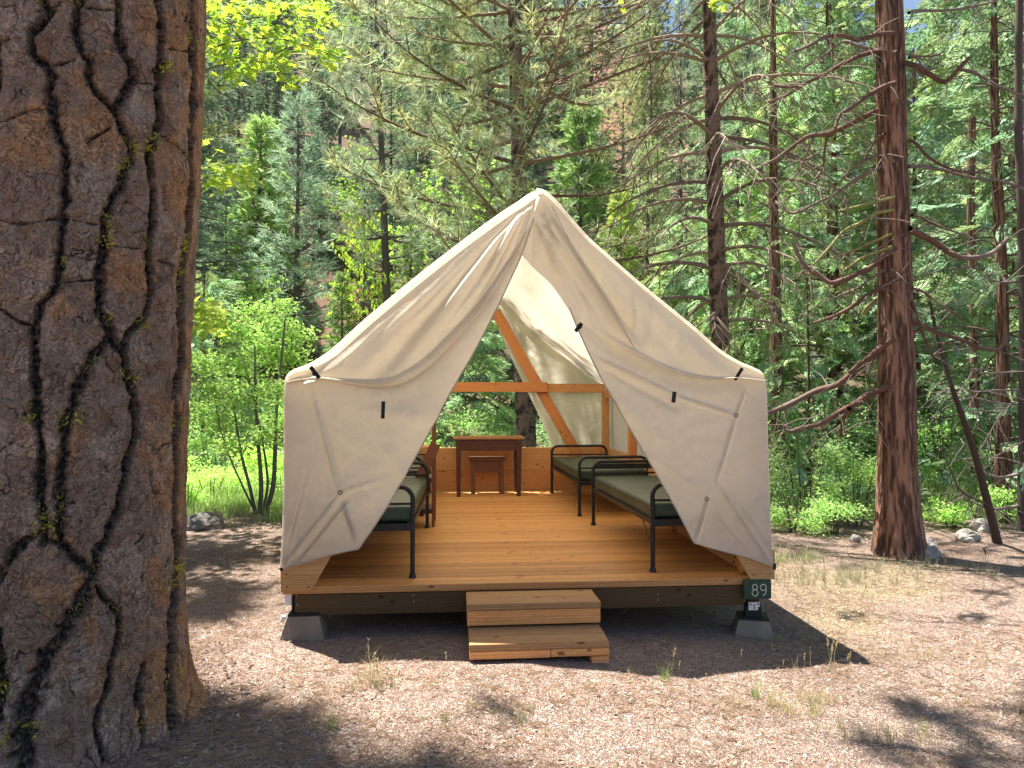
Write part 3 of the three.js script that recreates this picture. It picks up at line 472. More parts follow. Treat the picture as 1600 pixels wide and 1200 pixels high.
  // --- left gable drape: from the roof edge to the rolled lower rim
  const rimL = curve([[832, 346], [810, 392], [785, 436], [757, 482], [716, 530], [675, 572], [647, 592], [620, 604], [592, 606], [545, 600], [500, 592], [470, 594], [448, 598]]);
  const pL0 = TL(0), pL1 = TL(1);
  const crL = creases([[824, 316, 748, 450, 0.017, 0.06], [748, 450, 690, 520, 0.02, 0.035, 1], [830, 312, 812, 400, 0.03, 0.02], [790, 355, 690, 490, 0.025, 0.03], [770, 365, 640, 500, 0.02, -0.025], [740, 380, 600, 520, 0.025, 0.028], [700, 410, 570, 540, 0.022, -0.02], [660, 440, 540, 560, 0.022, 0.02]]);
  part('gable_panel', coons(TL, rimL, new THREE.LineCurve3(pL0, at(rimL, 0)), new THREE.LineCurve3(pL1, at(rimL, 1)), 150, 70, (u, v, q) => {
    const ang = Math.atan2(AP.y - q.y, AP.x - q.x), d = Math.hypot(AP.x - q.x, AP.y - q.y), f = Math.sin(ang * 34 + 2.2 * fbm(q.x * 1.4, q.y * 1.4, 5, 2) + 0.4) + 0.5 * Math.sin(ang * 61 + 1.3);
    const body = Math.sin(Math.PI * Math.min(1, v * 1.05)), w = clamp(d * 1.2, 0, 1), roll = v > 0.84 ? Math.sin((v - 0.84) / 0.16 * Math.PI) * 0.055 - smoothstep(v, 0.92, 1) * 0.03 : 0;
    return (f * 0.024 * body * w + 0.03 * Math.sin(Math.PI * u) * body + roll * smoothstep(d, 0.15, 0.6) + crL(q) * smoothstep(v, 0.1, 0.3) + 0.006 * fbm(q.x * 7, q.y * 7, 3, 3) * body);
  }), M.canvas, t);
  // --- right gable drape
  const rimR = curve([[812, 392], [836, 420], [862, 445], [893, 489], [905, 503], [940, 531], [975, 553], [1009, 570], [1040, 583], [1075, 592], [1110, 595], [1152, 592], [1195, 595]]);
  const pR0 = TR(0), pR1 = TR(1);
  const crR = creases([[848, 318, 995, 548, 0.014, 0.035], [862, 318, 1005, 545, 0.024, -0.03], [836, 345, 880, 440, 0.018, 0.032], [846, 350, 925, 480, 0.018, -0.024], [868, 372, 985, 540, 0.022, 0.024, 1], [990, 445, 992, 545, 0.007, 0.012], [846, 335, 940, 520, 0.016, 0.026], [1020, 470, 1010, 560, 0.03, 0.016], [1060, 500, 1055, 580, 0.03, -0.014]]);
  part('gable_panel', coons(TR, rimR, new THREE.LineCurve3(pR0, at(rimR, 0)), new THREE.LineCurve3(pR1, at(rimR, 1)), 150, 70, (u, v, q) => {
    const ang = Math.atan2(AP.y - q.y, q.x - AP.x), d = Math.hypot(AP.x - q.x, AP.y - q.y), body = Math.sin(Math.PI * Math.min(1, v * 1.02)), w = clamp(d * 1.2, 0, 1), f = Math.sin(ang * 26 + 1.5 * fbm(q.x * 1.3, q.y * 1.3, 15, 2)) + 0.4 * Math.sin(ang * 55 + 2);
    const out = smoothstep(u, 0.35, 0.55), roll = v > 0.86 ? Math.sin((v - 0.86) / 0.14 * Math.PI) * 0.06 * out : 0;
    return -0.018 * (1 - smoothstep(u, 0.02, 0.12)) - 0.01 + f * 0.02 * body * w + 0.02 * Math.sin(Math.PI * u) * body + roll + 1.35 * crR(q) * body + 0.005 * fbm(q.x * 7, q.y * 7, 33, 3) * body;
  }), M.canvas, t);
  // --- left door flap, hanging behind the rim
  const topL = curve([[446, 594], [470, 590], [500, 588], [545, 592], [592, 594], [630, 586], [660, 566], [697, 530], [728, 492], [757, 455], [785, 415], [812, 374], [834, 342]]);
  const wallL = inset(PL, 1, 1, rollR[0], findU(PL, 443, 594), 1), edgeL = curve([[834, 342], [815, 398], [798, 436], [780, 474], [762, 510], [742, 548], [706, 610], [680, 659], [640, 731], [600, 800], [560, 858]]);
  const botL = curve([[437, 889], [470, 881], [515, 868], [540, 862], [560, 858]]);
  const cL = creases([[487, 604, 530, 770, 0.012, 0.02], [497, 604, 538, 770, 0.02, -0.012], [530, 775, 442, 886, 0.011, 0.022], [540, 778, 462, 880, 0.018, -0.014], [534, 782, 556, 850, 0.009, 0.018], [545, 785, 470, 876, 0.01, 0.012], [525, 772, 660, 730, 0.016, 0.008, 1], [560, 640, 700, 655, 0.05, 0.012], [485, 740, 450, 870, 0.012, 0.01], [470, 760, 446, 850, 0.01, 0.008], [600, 690, 640, 760, 0.04, 0.012]]);
  part('door_flap', coons(topL, botL, wallL, edgeL, 120, 100, (u, v, q) => {
    const belly = Math.sin(Math.PI * u) * Math.sin(Math.PI * Math.min(1, v * 1.1)); return -0.022 * (1 - smoothstep(v, 0, 0.1)) * smoothstep(u, 0.05, 0.15) + 0.028 * belly + cL(q) * 1.2 + 0.008 * fbm(q.x * 3, q.y * 3, 41, 3) * Math.sin(Math.PI * clamp(u * 1.3, 0, 1));
  }), M.canvas, t);
  // --- right door flap
  const topR = curve([[890, 482], [905, 500], [940, 526], [975, 548], [1009, 564], [1040, 577], [1075, 586], [1110, 589], [1150, 585], [1175, 585], [1196, 590]]);
  const wallR = inset(PR, 1, -1, rollR[1], findU(PR, 1199, 592), 1), edgeR = curve([[890, 482], [897, 500], [910, 530], [925, 562], [940, 592], [962, 630], [985, 671], [1030, 748], [1060, 802], [1085, 849]]);
  const botR = curve([[1085, 849], [1125, 860], [1170, 872], [1211, 886]]);
  const cR = creases([[1163, 612, 1150, 650, 0.01, 0.014], [1150, 650, 1118, 750, 0.012, 0.014], [1105, 780, 1087, 846, 0.01, 0.018], [1118, 752, 1205, 880, 0.011, 0.022], [1126, 752, 1208, 866, 0.016, -0.012], [1104, 785, 1180, 872, 0.012, 0.01], [930, 560, 1053, 618, 0.014, 0.024], [1053, 619, 1149, 650, 0.011, 0.02], [950, 580, 1060, 640, 0.025, -0.014], [945, 610, 1040, 700, 0.05, 0.014], [1000, 700, 1090, 770, 0.03, 0.008]]);
  part('door_flap', coons(topR, botR, edgeR, wallR, 120, 100, (u, v, q) => {
    const belly = Math.sin(Math.PI * u) * Math.sin(Math.PI * Math.min(1, v * 1.1)); return -0.022 * (1 - smoothstep(v, 0, 0.1)) + 0.026 * belly + cR(q) * 1.2 + 0.008 * fbm(q.x * 3, q.y * 3, 47, 3) * Math.sin(Math.PI * clamp(u * 1.2, 0, 1));
  }), M.canvas, t);
  // hems, straps, toggles, grommets
  const hem = (c, dz, r) => part('hem', tubeGeo(c.getSpacedPoints(60).map((q) => V(q.x, q.y, ZF + dz)), r, 6), M.hem, t);
  for (const [c, q] of [[0.012, [[862, 322], [900, 395], [950, 475], [994, 548]]]]) part('seam', tubeGeo(spline(q.map(([x, y]) => onZ(x, y, ZF + 0.035)), 30), 0.0022, 5), M.hem, t);
  hem(edgeL, 0.002, 0.0045); hem(edgeR, 0.0, 0.0045); hem(botL, 0.002, 0.004); hem(botR, 0.001, 0.004);
  const band = (pts, w, z) => { const q = pts.map(([x, y]) => onZ(x, y, z)); const l = q[0].distanceTo(q[1]), m = part('strap', box(w, l, 0.006), M.strap, t, q[0].clone().add(q[1]).multiplyScalar(0.5).toArray()); m.rotation.z = Math.atan2(q[1].y - q[0].y, q[1].x - q[0].x) + Math.PI / 2; return m; };
  band([[485, 573], [499, 591]], 0.026, 0.105); band([[490, 581], [494, 586]], 0.034, 0.112); band([[1160, 575], [1148, 594]], 0.024, 0.09); band([[909, 505], [899, 518]], 0.026, 0.09); band([[907, 508], [904, 512]], 0.034, 0.096); band([[599, 627], [598, 654]], 0.024, 0.09); band([[1054, 612], [1052, 629]], 0.028, 0.1); band([[1211, 880], [1210, 890]], 0.02, 0.07); band([[438, 887], [441, 892]], 0.02, 0.07);
  for (const [x, y] of [[531, 770], [1105, 780], [1151, 649]]) { const q = onZ(x, y, 0.105); part('grommet', new THREE.TorusGeometry(0.012, 0.0045, 8, 16), M.brass, t, [q.x, q.y, 0.098]); }
  // bright turned-over tabs under the corner straps
  const tab = (pts, z) => { const s = new THREE.Shape(pts.map(([x, y]) => { const q = onZ(x, y, z); return new THREE.Vector2(q.x, q.y); })); const m = part('tab', new THREE.ExtrudeGeometry(s, { depth: 0.012, bevelSize: 0.004, bevelThickness: 0.004 }), M.hem, t, [0, 0, z]); return m; };
  const q1 = onZ(487, 600, 0.1); const tb = part('tab', sheet(8, 8, (u, v) => V(q1.x - 0.055 + u * 0.085 + v * 0.01, q1.y + 0.045 * u + 0.02 - 0.02 * v - 0.02 * u * v, 0.075 + 0.05 * v + 0.01 * Math.sin(u * 6))), M.hem, t); tb.name = 'tab';
  const q2 = onZ(1163, 608, 0.1); part('tab', sheet(8, 8, (u, v) => V(q2.x - 0.015 + u * 0.04, q2.y + 0.03 - 0.05 * u - 0.02 * v, 0.075 + 0.045 * v)), M.hem, t);
  // --- rear gable, its door flaps tied back
  const rz = (x, y) => onZ(x, y, REAR + 0.02), RC = 0;
  const rearSide = (s) => {
    const c = s > 0 ? PR : PL, ue = s > 0 ? uR : uL, edge = new THREE.CatmullRomCurve3([[0.02, 2.78], [0.16, 2.42], [0.4, 1.9], [0.66, 1.36], [0.85, 0.93]].map(([x, y]) => V(s * x * (s < 0 ? 1.2 : 1), y, 0)));
    const outer = (k) => { const u = lerp(0.02, 0.93, k), p = at(c, u); return V(p.x - s * 0.01, p.y, 0); };
    part('rear_flap', sheet(30, 60, (u, v) => { const a = edge.getPointAt(v), b = outer(v); return V(lerp(a.x, b.x, u), lerp(a.y, b.y, u), REAR + 0.03 + 0.03 * Math.sin(u * 9 + v * 4) * Math.sin(Math.PI * u)); }), M.canvas, t);
  };
  rearSide(1); rearSide(-1);
  // --- timber frame
  const beam = (a, b, w, d, mat, ou, name = 'frame_timber') => { const l = a.distanceTo(b), m = part(name, grainUV(box(w, l, d, 0.004), ou, ou), mat, t, a.clone().add(b).multiplyScalar(0.5).toArray()); m.rotation.z = Math.atan2(b.y - a.y, b.x - a.x) - Math.PI / 2; return m; };
  const zb = BZ + 0.1, yT = onZ(800, 605, zb).y, ry = 2.86, apex = V(0, ry - 0.05, zb - 0.05);
  beam(V(-1.55, yT, zb + 0.03), V(0.75, yT, zb + 0.03), 0.13, 0.038, M.frame, 0.1, 'tie_beam'); beam(V(0.5, yT - 0.012, zb - 0.012), V(1.56, yT - 0.012, zb - 0.012), 0.12, 0.038, M.pineB, 0.5, 'tie_beam');
  const foot = onZ(903, 700, zb - 0.05); for (const s of [1, -1]) beam(V(s * 0.05, ry - 0.06, zb - 0.058), V(s * foot.x, foot.y - 0.1, zb - 0.058), 0.14, 0.038, M.frame, 0.3 + s * 0.2, 'gable_brace');
  for (const s of [-1, 1]) { beam(V(s * 1.56, 0.37, zb), V(s * 1.56, 1.62, zb), 0.09, 0.09, M.pineB, 0.7, 'wall_post'); beam(V(s * 1.56, 0.37, -3.25), V(s * 1.56, 1.66, -3.25), 0.09, 0.09, M.frame, 0.2, 'wall_post'); beam(V(s * 1.56, 0.37, -1.7), V(s * 1.56, 1.66, -1.7), 0.09, 0.09, M.frame, 0.6, 'wall_post'); beam(V(s * 1.56, 0.37, -0.12), V(s * 1.56, 1.66, -0.12), 0.09, 0.09, M.frame, 0.9, 'wall_post'); }
  const rp = part('ridge_pole', grainUV(box(0.04, 0.1, 4.7), 0.4), M.pineB, t, [0.0, ry - 0.0, -2.4]);
  const eaveL = part('eave_rail', grainUV(box(0.04, 0.09, 4.7), 0.1), M.pineB, t, [-1.57, 1.66, -2.5]), eaveR = part('eave_rail', grainUV(box(0.04, 0.09, 4.7), 0.8), M.pineB, t, [1.56, 1.66, -2.5]);
}
// ---------------------------------------------------------------- cots
{
  const Wd = 0.74, L = 1.86, Hc = 0.62, mk = (label, group) => {
    const t = thing('camp_cot', label, 'cot', [0, 0, 0], group);
    const endFrame = (z) => {
      const r = 0.085, arc = (cx, a0, a1) => Array.from({ length: 7 }, (_, k) => { const a = a0 + (a1 - a0) * k / 6; return V(cx + Math.cos(a) * r, Hc - r + Math.sin(a) * r, z); });
      const m = part('end_frame', tubeGeo([V(0, 0.01, z), V(0, 0.2, z), V(0, 0.4, z), ...arc(r, Math.PI, Math.PI / 2), V(Wd / 2, Hc, z), ...arc(Wd - r, Math.PI / 2, 0), V(Wd, 0.4, z), V(Wd, 0.2, z), V(Wd, 0.01, z)], 0.0165, 10), M.steel, t);
      for (const x of [0, Wd]) part('foot', new THREE.CylinderGeometry(0.019, 0.027, 0.03, 12), M.steel, m, [x, 0.015, z]);
      part('cross_bar', box(Wd, 0.018, 0.012), M.steel, m, [Wd / 2, 0.505, z]); part('end_rail', box(Wd, 0.045, 0.03), M.steel, m, [Wd / 2, 0.345, z]);
    };
    endFrame(0); endFrame(-L);
    for (const x of [0.012, Wd - 0.012]) part('side_rail', box(0.03, 0.035, L), M.steel, t, [x, 0.345, -L / 2]);
    part('spring_deck', box(Wd - 0.05, 0.012, L - 0.04), M.spring, t, [Wd / 2, 0.36, -L / 2]);
    const g = new RoundedBoxGeometry(Wd - 0.005, 0.115, L - 0.06, 4, 0.03), p = g.attributes.position;
    for (let k = 0; k < p.count; k++) { const x = p.getX(k), z = p.getZ(k), y = p.getY(k); p.setXYZ(k, x, y + (y > 0 ? 0.012 * Math.cos(x / Wd * 2.6) * Math.cos(z / L * 2.9) - 0.006 : 0) + 0.004 * fbm(x * 5, z * 5, y * 4, 2), z); }
    g.computeVertexNormals(); part('mattress', grainUV(g), M.vinyl, t, [Wd / 2, 0.43, -L / 2]);
    const seam = []; for (const [sx, sz] of [[-1, 1], [1, 1], [1, -1], [-1, -1], [-1, 1]]) seam.push(V(Wd / 2 + sx * (Wd / 2 - 0.008), 0.467, -L / 2 + sz * (L / 2 - 0.035)));
    for (const z of [-0.12, -L + 0.12]) { part('leg_brace', tubeGeo([V(0.012, 0.33, z - 0.16), V(0.006, 0.16, z + 0.08)], 0.005, 6), M.steel, t); part('leg_brace', tubeGeo([V(Wd - 0.012, 0.33, z - 0.16), V(Wd - 0.006, 0.16, z + 0.08)], 0.005, 6), M.steel, t); }
    return t;
  };
  const G = 'steel cots with green mattresses in the tent', a = mk('nearer of the two cots along the right tent wall, black frame and dark green mattress', G);
  a.position.set(0.92, TOP, -0.22); a.rotation.y = -0.045; a.rotation.y = 0.03;
  const b = copyOf(a, 'farther cot in the right rear corner of the tent, green mattress'); b.position.set(0.82, TOP, -2.6); b.rotation.y = 0.02;
  const c = copyOf(a, 'cot at the left front behind the left door flap'); c.position.set(-0.77 - Wd, TOP, -0.2); c.rotation.y = -0.01;
  const d = copyOf(a, 'cot at the left rear beside the wooden shelf stand, mostly hidden'); d.position.set(-0.84 - Wd, TOP, -2.75); d.rotation.y = 0;
  const roll = part('head_panel', box(0.7, 0.05, 0.03), M.steel, a, [0.37, 0.575, -L + 0.01]);
}
// ---------------------------------------------------------------- table, stool, shelf stand
{
  const z0 = BZ + 0.64, c = onZ(763, 700, z0 - 0.2), tTop = 0.755, t = thing('writing_table', 'small reddish brown wooden table against the rear board wall', 'table', [c.x, TOP, z0 - 0.24]);
  part('table_top', grainUV(box(0.92, 0.03, 0.48, 0.006), 0.3), M.tableTop, t, [0, tTop - 0.015, 0]);
  part('apron', grainUV(box(0.8, 0.14, 0.022), 0.6), M.redwood, t, [0, tTop - 0.102, 0.205]); part('apron', grainUV(box(0.8, 0.14, 0.022), 0.2), M.redwood, t, [0, tTop - 0.102, -0.205]);
  for (const s of [-1, 1]) part('apron', grainUV(box(0.022, 0.115, 0.4), 0.5), M.redwood, t, [s * 0.395, tTop - 0.09, 0]);
  const lg = grainUV(new THREE.CylinderGeometry(0.05, 0.034, tTop - 0.03, 4).rotateY(Math.PI / 4).toNonIndexed()); lg.computeVertexNormals();
  for (const sx of [-1, 1]) for (const sz of [-1, 1]) part('leg', lg, M.redwood, t, [sx * 0.385, (tTop - 0.03) / 2, sz * 0.195]);
  const s = thing('wooden_stool', 'low plain wooden stool standing under the table', 'stool', [c.x - 0.01, TOP, z0 - 0.36]);
  part('seat', grainUV(box(0.47, 0.038, 0.28, 0.006), 0.8), M.redwoodB, s, [0, 0.455, 0]); part('apron', grainUV(box(0.4, 0.16, 0.02), 0.1), M.redwoodB, s, [0, 0.36, 0.1]); part('apron', grainUV(box(0.4, 0.16, 0.02), 0.4), M.redwoodB, s, [0, 0.36, -0.1]);
  for (const sx of [-1, 1]) for (const sz of [-1, 1]) part('leg', grainUV(box(0.055, 0.44, 0.036), sx * 0.3 + sz), M.redwoodB, s, [sx * 0.185, 0.22, sz * 0.105]);
}
{
  const z = -2.1, q = onZ(677, 820, z), t = thing('shelf_stand', 'narrow reddish wooden shelf stand between the left cots', 'shelf', [q.x, TOP, z]);
  const Wd = 0.6, Dp = 0.34;
  for (const [x, zz, h] of [[0, 0, 1.12], [-Wd, 0, 1.12], [0, -Dp, 1.12], [-Wd, -Dp, 1.12]]) part('post', grainUV(box(0.028, h, 0.034), zz + x), M.redwoodB, t, [x, h / 2, zz]);
  for (const h of [0.16, 0.46, 0.76]) part('shelf_board', grainUV(box(Wd, 0.024, Dp - 0.02, 0.003), h), h > 0.7 ? M.pineB : M.redwood, t, [-Wd / 2, h, -Dp / 2]);
  part('shelf_lip', grainUV(box(Wd - 0.03, 0.04, 0.018), 0.3), M.redwood, t, [-Wd / 2, 0.15, 0.004]); part('shelf_lip', grainUV(box(Wd - 0.03, 0.04, 0.018), 0.7), M.redwood, t, [-Wd / 2, 0.45, 0.004]);
  const br = part('brace', grainUV(box(0.1, 0.56, 0.02), 0.15), M.redwoodB, t, [-0.09, 0.55, 0.03]); br.rotation.z = -0.42;
}
// ---------------------------------------------------------------- how a conifer grows
const barkC = (r, k = 1) => { const t = (0.7 + r() * 0.5) * k; return [0.1 * t, 0.075 * t, 0.058 * t]; };
// returns { trunk: [points, radii], branches: [{ pts, r }], tufts: [{ p, d, s, k }] }
function grow(o) {
  const r = rnd(o.seed), Ht = o.H, out = { branches: [], tufts: [] };
  const leanX = (o.lean?.[0] ?? (r() - 0.5) * 0.03), leanZ = (o.lean?.[1] ?? (r() - 0.5) * 0.03), wob = o.wobble ?? 0.12;
  const axis = (h) => V(leanX * h + wob * fbm(h * 0.16, o.seed * 0.7, 1, 2) * Math.min(1, h * 0.4), h, leanZ * h + wob * fbm(h * 0.16, o.seed * 0.7, 8, 2) * Math.min(1, h * 0.4)), rad = (h) => Math.max(0.015, o.r0 * Math.pow(Math.max(0, 1 - h / (Ht * 1.01)), 0.8) + (o.flare ?? 0.3) * o.r0 * Math.exp(-Math.max(0, h) / (o.r0 * 2.2)));
  out.axis = axis; out.rad = rad;
  let az = r() * TAU;
  for (let h = o.cb * Ht; h < Ht * 0.985; h += o.gap * (0.6 + r() * 0.8) * (1 - 0.45 * h / Ht)) {
    const t = (h - o.cb * Ht) / (Ht * (1 - o.cb)), n = Math.max(2, Math.round(o.per * (0.6 + r() * 0.8)));
    for (let k = 0; k < n; k++) {
      az += 2.399 + (r() - 0.5) * 0.9;
      if (r() < (o.skip ?? 0.08)) continue;
      const L = o.len * (o.shape ? o.shape(t) : Math.pow(1 - t, 0.8) * 0.93 + 0.07) * (0.65 + 0.5 * r()), el = lerp(o.el[0], o.el[1], t) + (r() - 0.5) * 0.3, b = axis(h), ca = Math.cos(az), sa = Math.sin(az), m = 6, pts = [];
      if (o.keep && !o.keep(h, Math.atan2(sa, ca), L)) continue;
      const bend = (r() - 0.5) * 0.3;
      for (let i = 0; i <= m; i++) { const s = i / m, x = L * s, side = bend * L * s * s; pts.push(V(b.x + ca * x - sa * side, b.y + Math.tan(el) * x * (1 - 0.35 * s) + (o.up ?? 0) * L * s * s * s - (o.droop ?? 0) * L * s * s, b.z + sa * x + ca * side)); }
      const br = clamp(rad(h) * 0.3, 0.008, 0.012 + L * 0.014);
      out.branches.push({ pts, r: br, h });
      if (o.bare) continue;
      // twigs on both sides of the outer part, tufts on the twigs
      const step = o.twig, from = o.inner ?? 0.22; let sgn = r() < 0.5 ? 1 : -1;
      for (let x = L * from; x < L; x += step * (0.6 + 0.8 * r())) {
        const s = x / L, i = Math.min(m - 1, Math.floor(s * m)), p = pts[i].clone().lerp(pts[i + 1], s * m - i), f = pts[i + 1].clone().sub(pts[i]).normalize(), lat = V(-f.z, 0, f.x).normalize();
        sgn = -sgn; const tl = (o.tl ?? 0.34) * L * (1 - s * 0.75) * (0.5 + 0.8 * r()) + o.ts * 0.6, d = f.clone().multiplyScalar(0.75).addScaledVector(lat, sgn * (0.55 + 0.5 * r())); d.y += (o.tup ?? 0) + (r() - 0.5) * 0.35; d.normalize();
        const nt = Math.max(1, Math.round(tl / o.ts)); if (o.twigwood && tl > 0.15) out.branches.push({ pts: [p, p.clone().addScaledVector(d, tl * 0.5).add(V(0, -(o.hang ?? 0) * tl * 0.25, 0)), p.clone().addScaledVector(d, tl).add(V(0, -(o.hang ?? 0) * tl, 0))], r: br * 0.3, h, fine: true });
        for (let q = 1; q <= nt; q++) { const e = (q - 0.3 * r()) / nt, dd = d.clone(); dd.y -= (o.hang ?? 0) * e * 1.6; out.tufts.push({ p: p.clone().addScaledVector(d, tl * e).add(V((r() - 0.5) * 0.12, -(o.hang ?? 0) * tl * e * e + (r() - 0.5) * 0.1, (r() - 0.5) * 0.12)), d: dd.normalize(), s: o.size * (0.7 + 0.6 * r()), k: 0.75 + 0.5 * r() }); }
      }
      out.tufts.push({ p: pts[m].clone(), d: pts[m].clone().sub(pts[m - 1]).normalize(), s: o.size, k: 1.1 });
    }
  }
  return out;
}
const trunkPts = (g, Ht, n, from = -0.3) => Array.from({ length: n + 1 }, (_, k) => g.axis(from + (Ht * 0.99 - from) * k / n));
function woodGeo(g, Ht, segs = 8, c = [0.1, 0.08, 0.065], rows = 16, fine = true) {
  const a = new Acc(), pts = trunkPts(g, Ht, rows), r = rnd(3);
  tube(a, pts, pts.map((p) => g.rad(p.y)), segs, (an, l) => { const k = 0.8 + 0.5 * (hash2(Math.round(an * 9), Math.round(l * 3), 3) - 0.3); return [c[0] * k, c[1] * k, c[2] * k]; });
  for (const b of g.branches) if (fine || !b.fine) { const k = 0.6 + r() * 0.7, cc = [c[0] * k, c[1] * k, c[2] * k]; tube(a, b.pts, (t) => b.r * (1 - 0.85 * t) + 0.003, b.fine ? 3 : 4, cc); }
  return a.build();
}
// foliage as blades, joined: for trees at a distance
function bladeCrown(g, o) {
  const a = new Acc(), r = rnd(o.seed + 99), up = V();
  for (const t of g.tufts) {
    const tone = t.k * (0.75 + 0.5 * r());
    for (let k = 0; k < o.blades; k++) {
      const d = V(r() - 0.5, r() - 0.5, r() - 0.5).multiplyScalar(o.fuzz * 2).add(t.d).normalize(), e = V(r() - 0.5, (r() - 0.5) * (o.flat ?? 1), r() - 0.5).normalize(), L = t.s * (0.6 + 0.8 * r()), w = L * o.wide * (0.7 + 0.6 * r()), p = t.p.clone().add(V(r() - 0.5, r() - 0.5, r() - 0.5).multiplyScalar(t.s * 0.55)), v = tone * (0.8 + 0.4 * r()), y = r() * 0.25;
      a.tri(p.clone().addScaledVector(e, -w), p.clone().addScaledVector(e, w), p.clone().addScaledVector(d, L), [o.c[0] * v * (1 + y), o.c[1] * v, o.c[2] * v * (1 - y * 0.5)]);
    }
  }
  return a.build();
}
// foliage as instances of one tuft: for near trees
function tuftCrown(name, g, tuftGeo, o, parent) {
  const n = g.tufts.length, im = new THREE.InstancedMesh(tuftGeo, o.mat ?? M.needle, n), q = new THREE.Quaternion(), q2 = new THREE.Quaternion(), m = new THREE.Matrix4(), r = rnd(o.seed + 7), Y = V(0, 1, 0), c = new THREE.Color();
  g.tufts.forEach((t, k) => {
    q.setFromUnitVectors(Y, t.d); q2.setFromAxisAngle(Y, r() * TAU); q.multiply(q2); const s = t.s * (0.8 + 0.4 * r()); m.compose(t.p, q, V(s, s, s)); im.setMatrixAt(k, m);
    const v = t.k * (0.75 + 0.5 * r()), y = (r() - 0.3) * 0.3; im.setColorAt(k, c.setRGB(o.c[0] * v * (1 + y), o.c[1] * v, o.c[2] * v * (1 - y)));
  });
  im.name = name; im.castShadow = im.receiveShadow = true; parent.add(im); return stuff(im);
}
const needleTuft = (() => { const a = new Acc(), r = rnd(4); for (let k = 0; k < 30; k++) { const d = V(r() - 0.5, r() - 0.32, r() - 0.5).multiplyScalar(2).normalize(), e = V(r() - 0.5, r() - 0.5, r() - 0.5).normalize(), b = V(0, -0.35 + r() * 0.6, 0), v = 0.75 + r() * 0.5; a.tri(b.clone().addScaledVector(e, -0.05), b.clone().addScaledVector(e, 0.05), b.clone().addScaledVector(d, 0.75 + r() * 0.45), [v, v, v]); } return a.build(); })();
const cedarSpray = (() => { // a flat, fanned spray that hangs
  const a = new Acc(), r = rnd(14), blade = (p, d, L, w, n) => { const e = d.clone().cross(n).normalize(), v = 0.7 + r() * 0.6, tip = p.clone().addScaledVector(d, L), mid = p.clone().addScaledVector(d, L * 0.45).addScaledVector(n, (r() - 0.5) * 0.05); a.tri(p, mid.clone().addScaledVector(e, w), tip, [v, v, v]); a.tri(p, tip, mid.clone().addScaledVector(e, -w), [v, v, v]); };
  for (let k = 0; k < 12; k++) { const s = k / 12, p = V((r() - 0.5) * 0.05, s * 0.85, -0.18 * s * s), sg = k % 2 ? 1 : -1, an = 0.75 - 0.35 * s, d = V(sg * Math.sin(an), Math.cos(an), -0.25 * r() - 0.1 * s).normalize(), n = V(0.15 * sg, 0.2, 1).normalize(), L = (0.48 - 0.28 * s) * (0.7 + 0.6 * r()); blade(p, d, L, 0.05, n); for (let j = 1; j < 4; j++) { const pp = p.clone().addScaledVector(d, L * j / 4.2), d2 = V(d.x * 0.6 + (j % 2 ? 0.5 : -0.5), d.y * 0.9 + 0.1, d.z - 0.15).normalize(); blade(pp, d2, L * 0.5 * (1 - j * 0.15), 0.04, n); } }
  blade(V(0, 0.75, -0.12), V(0, 1, -0.4).normalize(), 0.28, 0.03, V(0, 0.3, 1).normalize());
  return a.build();
})();
// ---------------------------------------------------------------- forest on the hillside
const SPEC = {
  fir: { H: 18, r0: 0.22, cb: 0.05, gap: 0.5, per: 5, len: 2.9, el: [-0.25, 0.5], droop: 0.1, up: 0.1, twig: 0.3, ts: 0.42, tl: 0.36, size: 0.28, blades: 11, fuzz: 0.6, wide: 0.13, c: [0.19, 0.298, 0.19] },
  slenderFir: { H: 18, r0: 0.19, cb: 0.12, gap: 0.48, per: 5, len: 1.9, el: [-0.35, 0.5], droop: 0.12, up: 0.1, twig: 0.28, ts: 0.4, tl: 0.36, size: 0.26, blades: 11, fuzz: 0.6, wide: 0.13, c: [0.212, 0.311, 0.179] },
  pine: { H: 19, r0: 0.27, cb: 0.3, gap: 0.8, per: 4, len: 3.4, shape: (t) => Math.pow(Math.sin(Math.PI * (0.16 + 0.82 * t)), 0.7), el: [-0.1, 0.8], up: 0.25, skip: 0.2, twig: 0.38, ts: 0.5, tl: 0.34, size: 0.36, blades: 14, fuzz: 0.95, wide: 0.07, c: [0.333, 0.432, 0.256] },
  youngPine: { H: 11, r0: 0.14, cb: 0.1, gap: 0.5, per: 5, len: 2.0, el: [0.0, 0.8], up: 0.2, skip: 0.1, twig: 0.26, ts: 0.36, tl: 0.36, size: 0.3, blades: 14, fuzz: 0.9, wide: 0.065, c: [0.288, 0.432, 0.299] },
  youngCedar: { H: 9, r0: 0.13, cb: 0.02, gap: 0.3, per: 6, len: 1.7, el: [0.15, 0.9], droop: 0.18, twig: 0.22, ts: 0.26, tl: 0.3, size: 0.22, blades: 12, fuzz: 0.6, wide: 0.14, c: [0.345, 0.51, 0.19] },
  oak: { H: 8, r0: 0.16, cb: 0.14, gap: 0.45, per: 4, len: 2.7, shape: (t) => Math.pow(Math.sin(Math.PI * (0.2 + 0.78 * t)), 0.6), el: [0.3, 1.0], droop: 0.1, twig: 0.28, ts: 0.3, tl: 0.45, size: 0.1, blades: 24, fuzz: 1, wide: 0.34, c: [0.543, 0.785, 0.201] },
};
const KIND = {
  fir: ['fir_tree', 'dark green fir'], slenderFir: ['fir_tree', 'slender green fir'], pine: ['pine_tree', 'grey green open crowned pine'], youngPine: ['pine_tree', 'young blue green pine'], youngCedar: ['cedar_tree', 'light green conical young cedar'], oak: ['broadleaf_tree', 'lime green leafy tree'],
};
const protos = {}, hillTrees = [];
let protoSeed = 100;
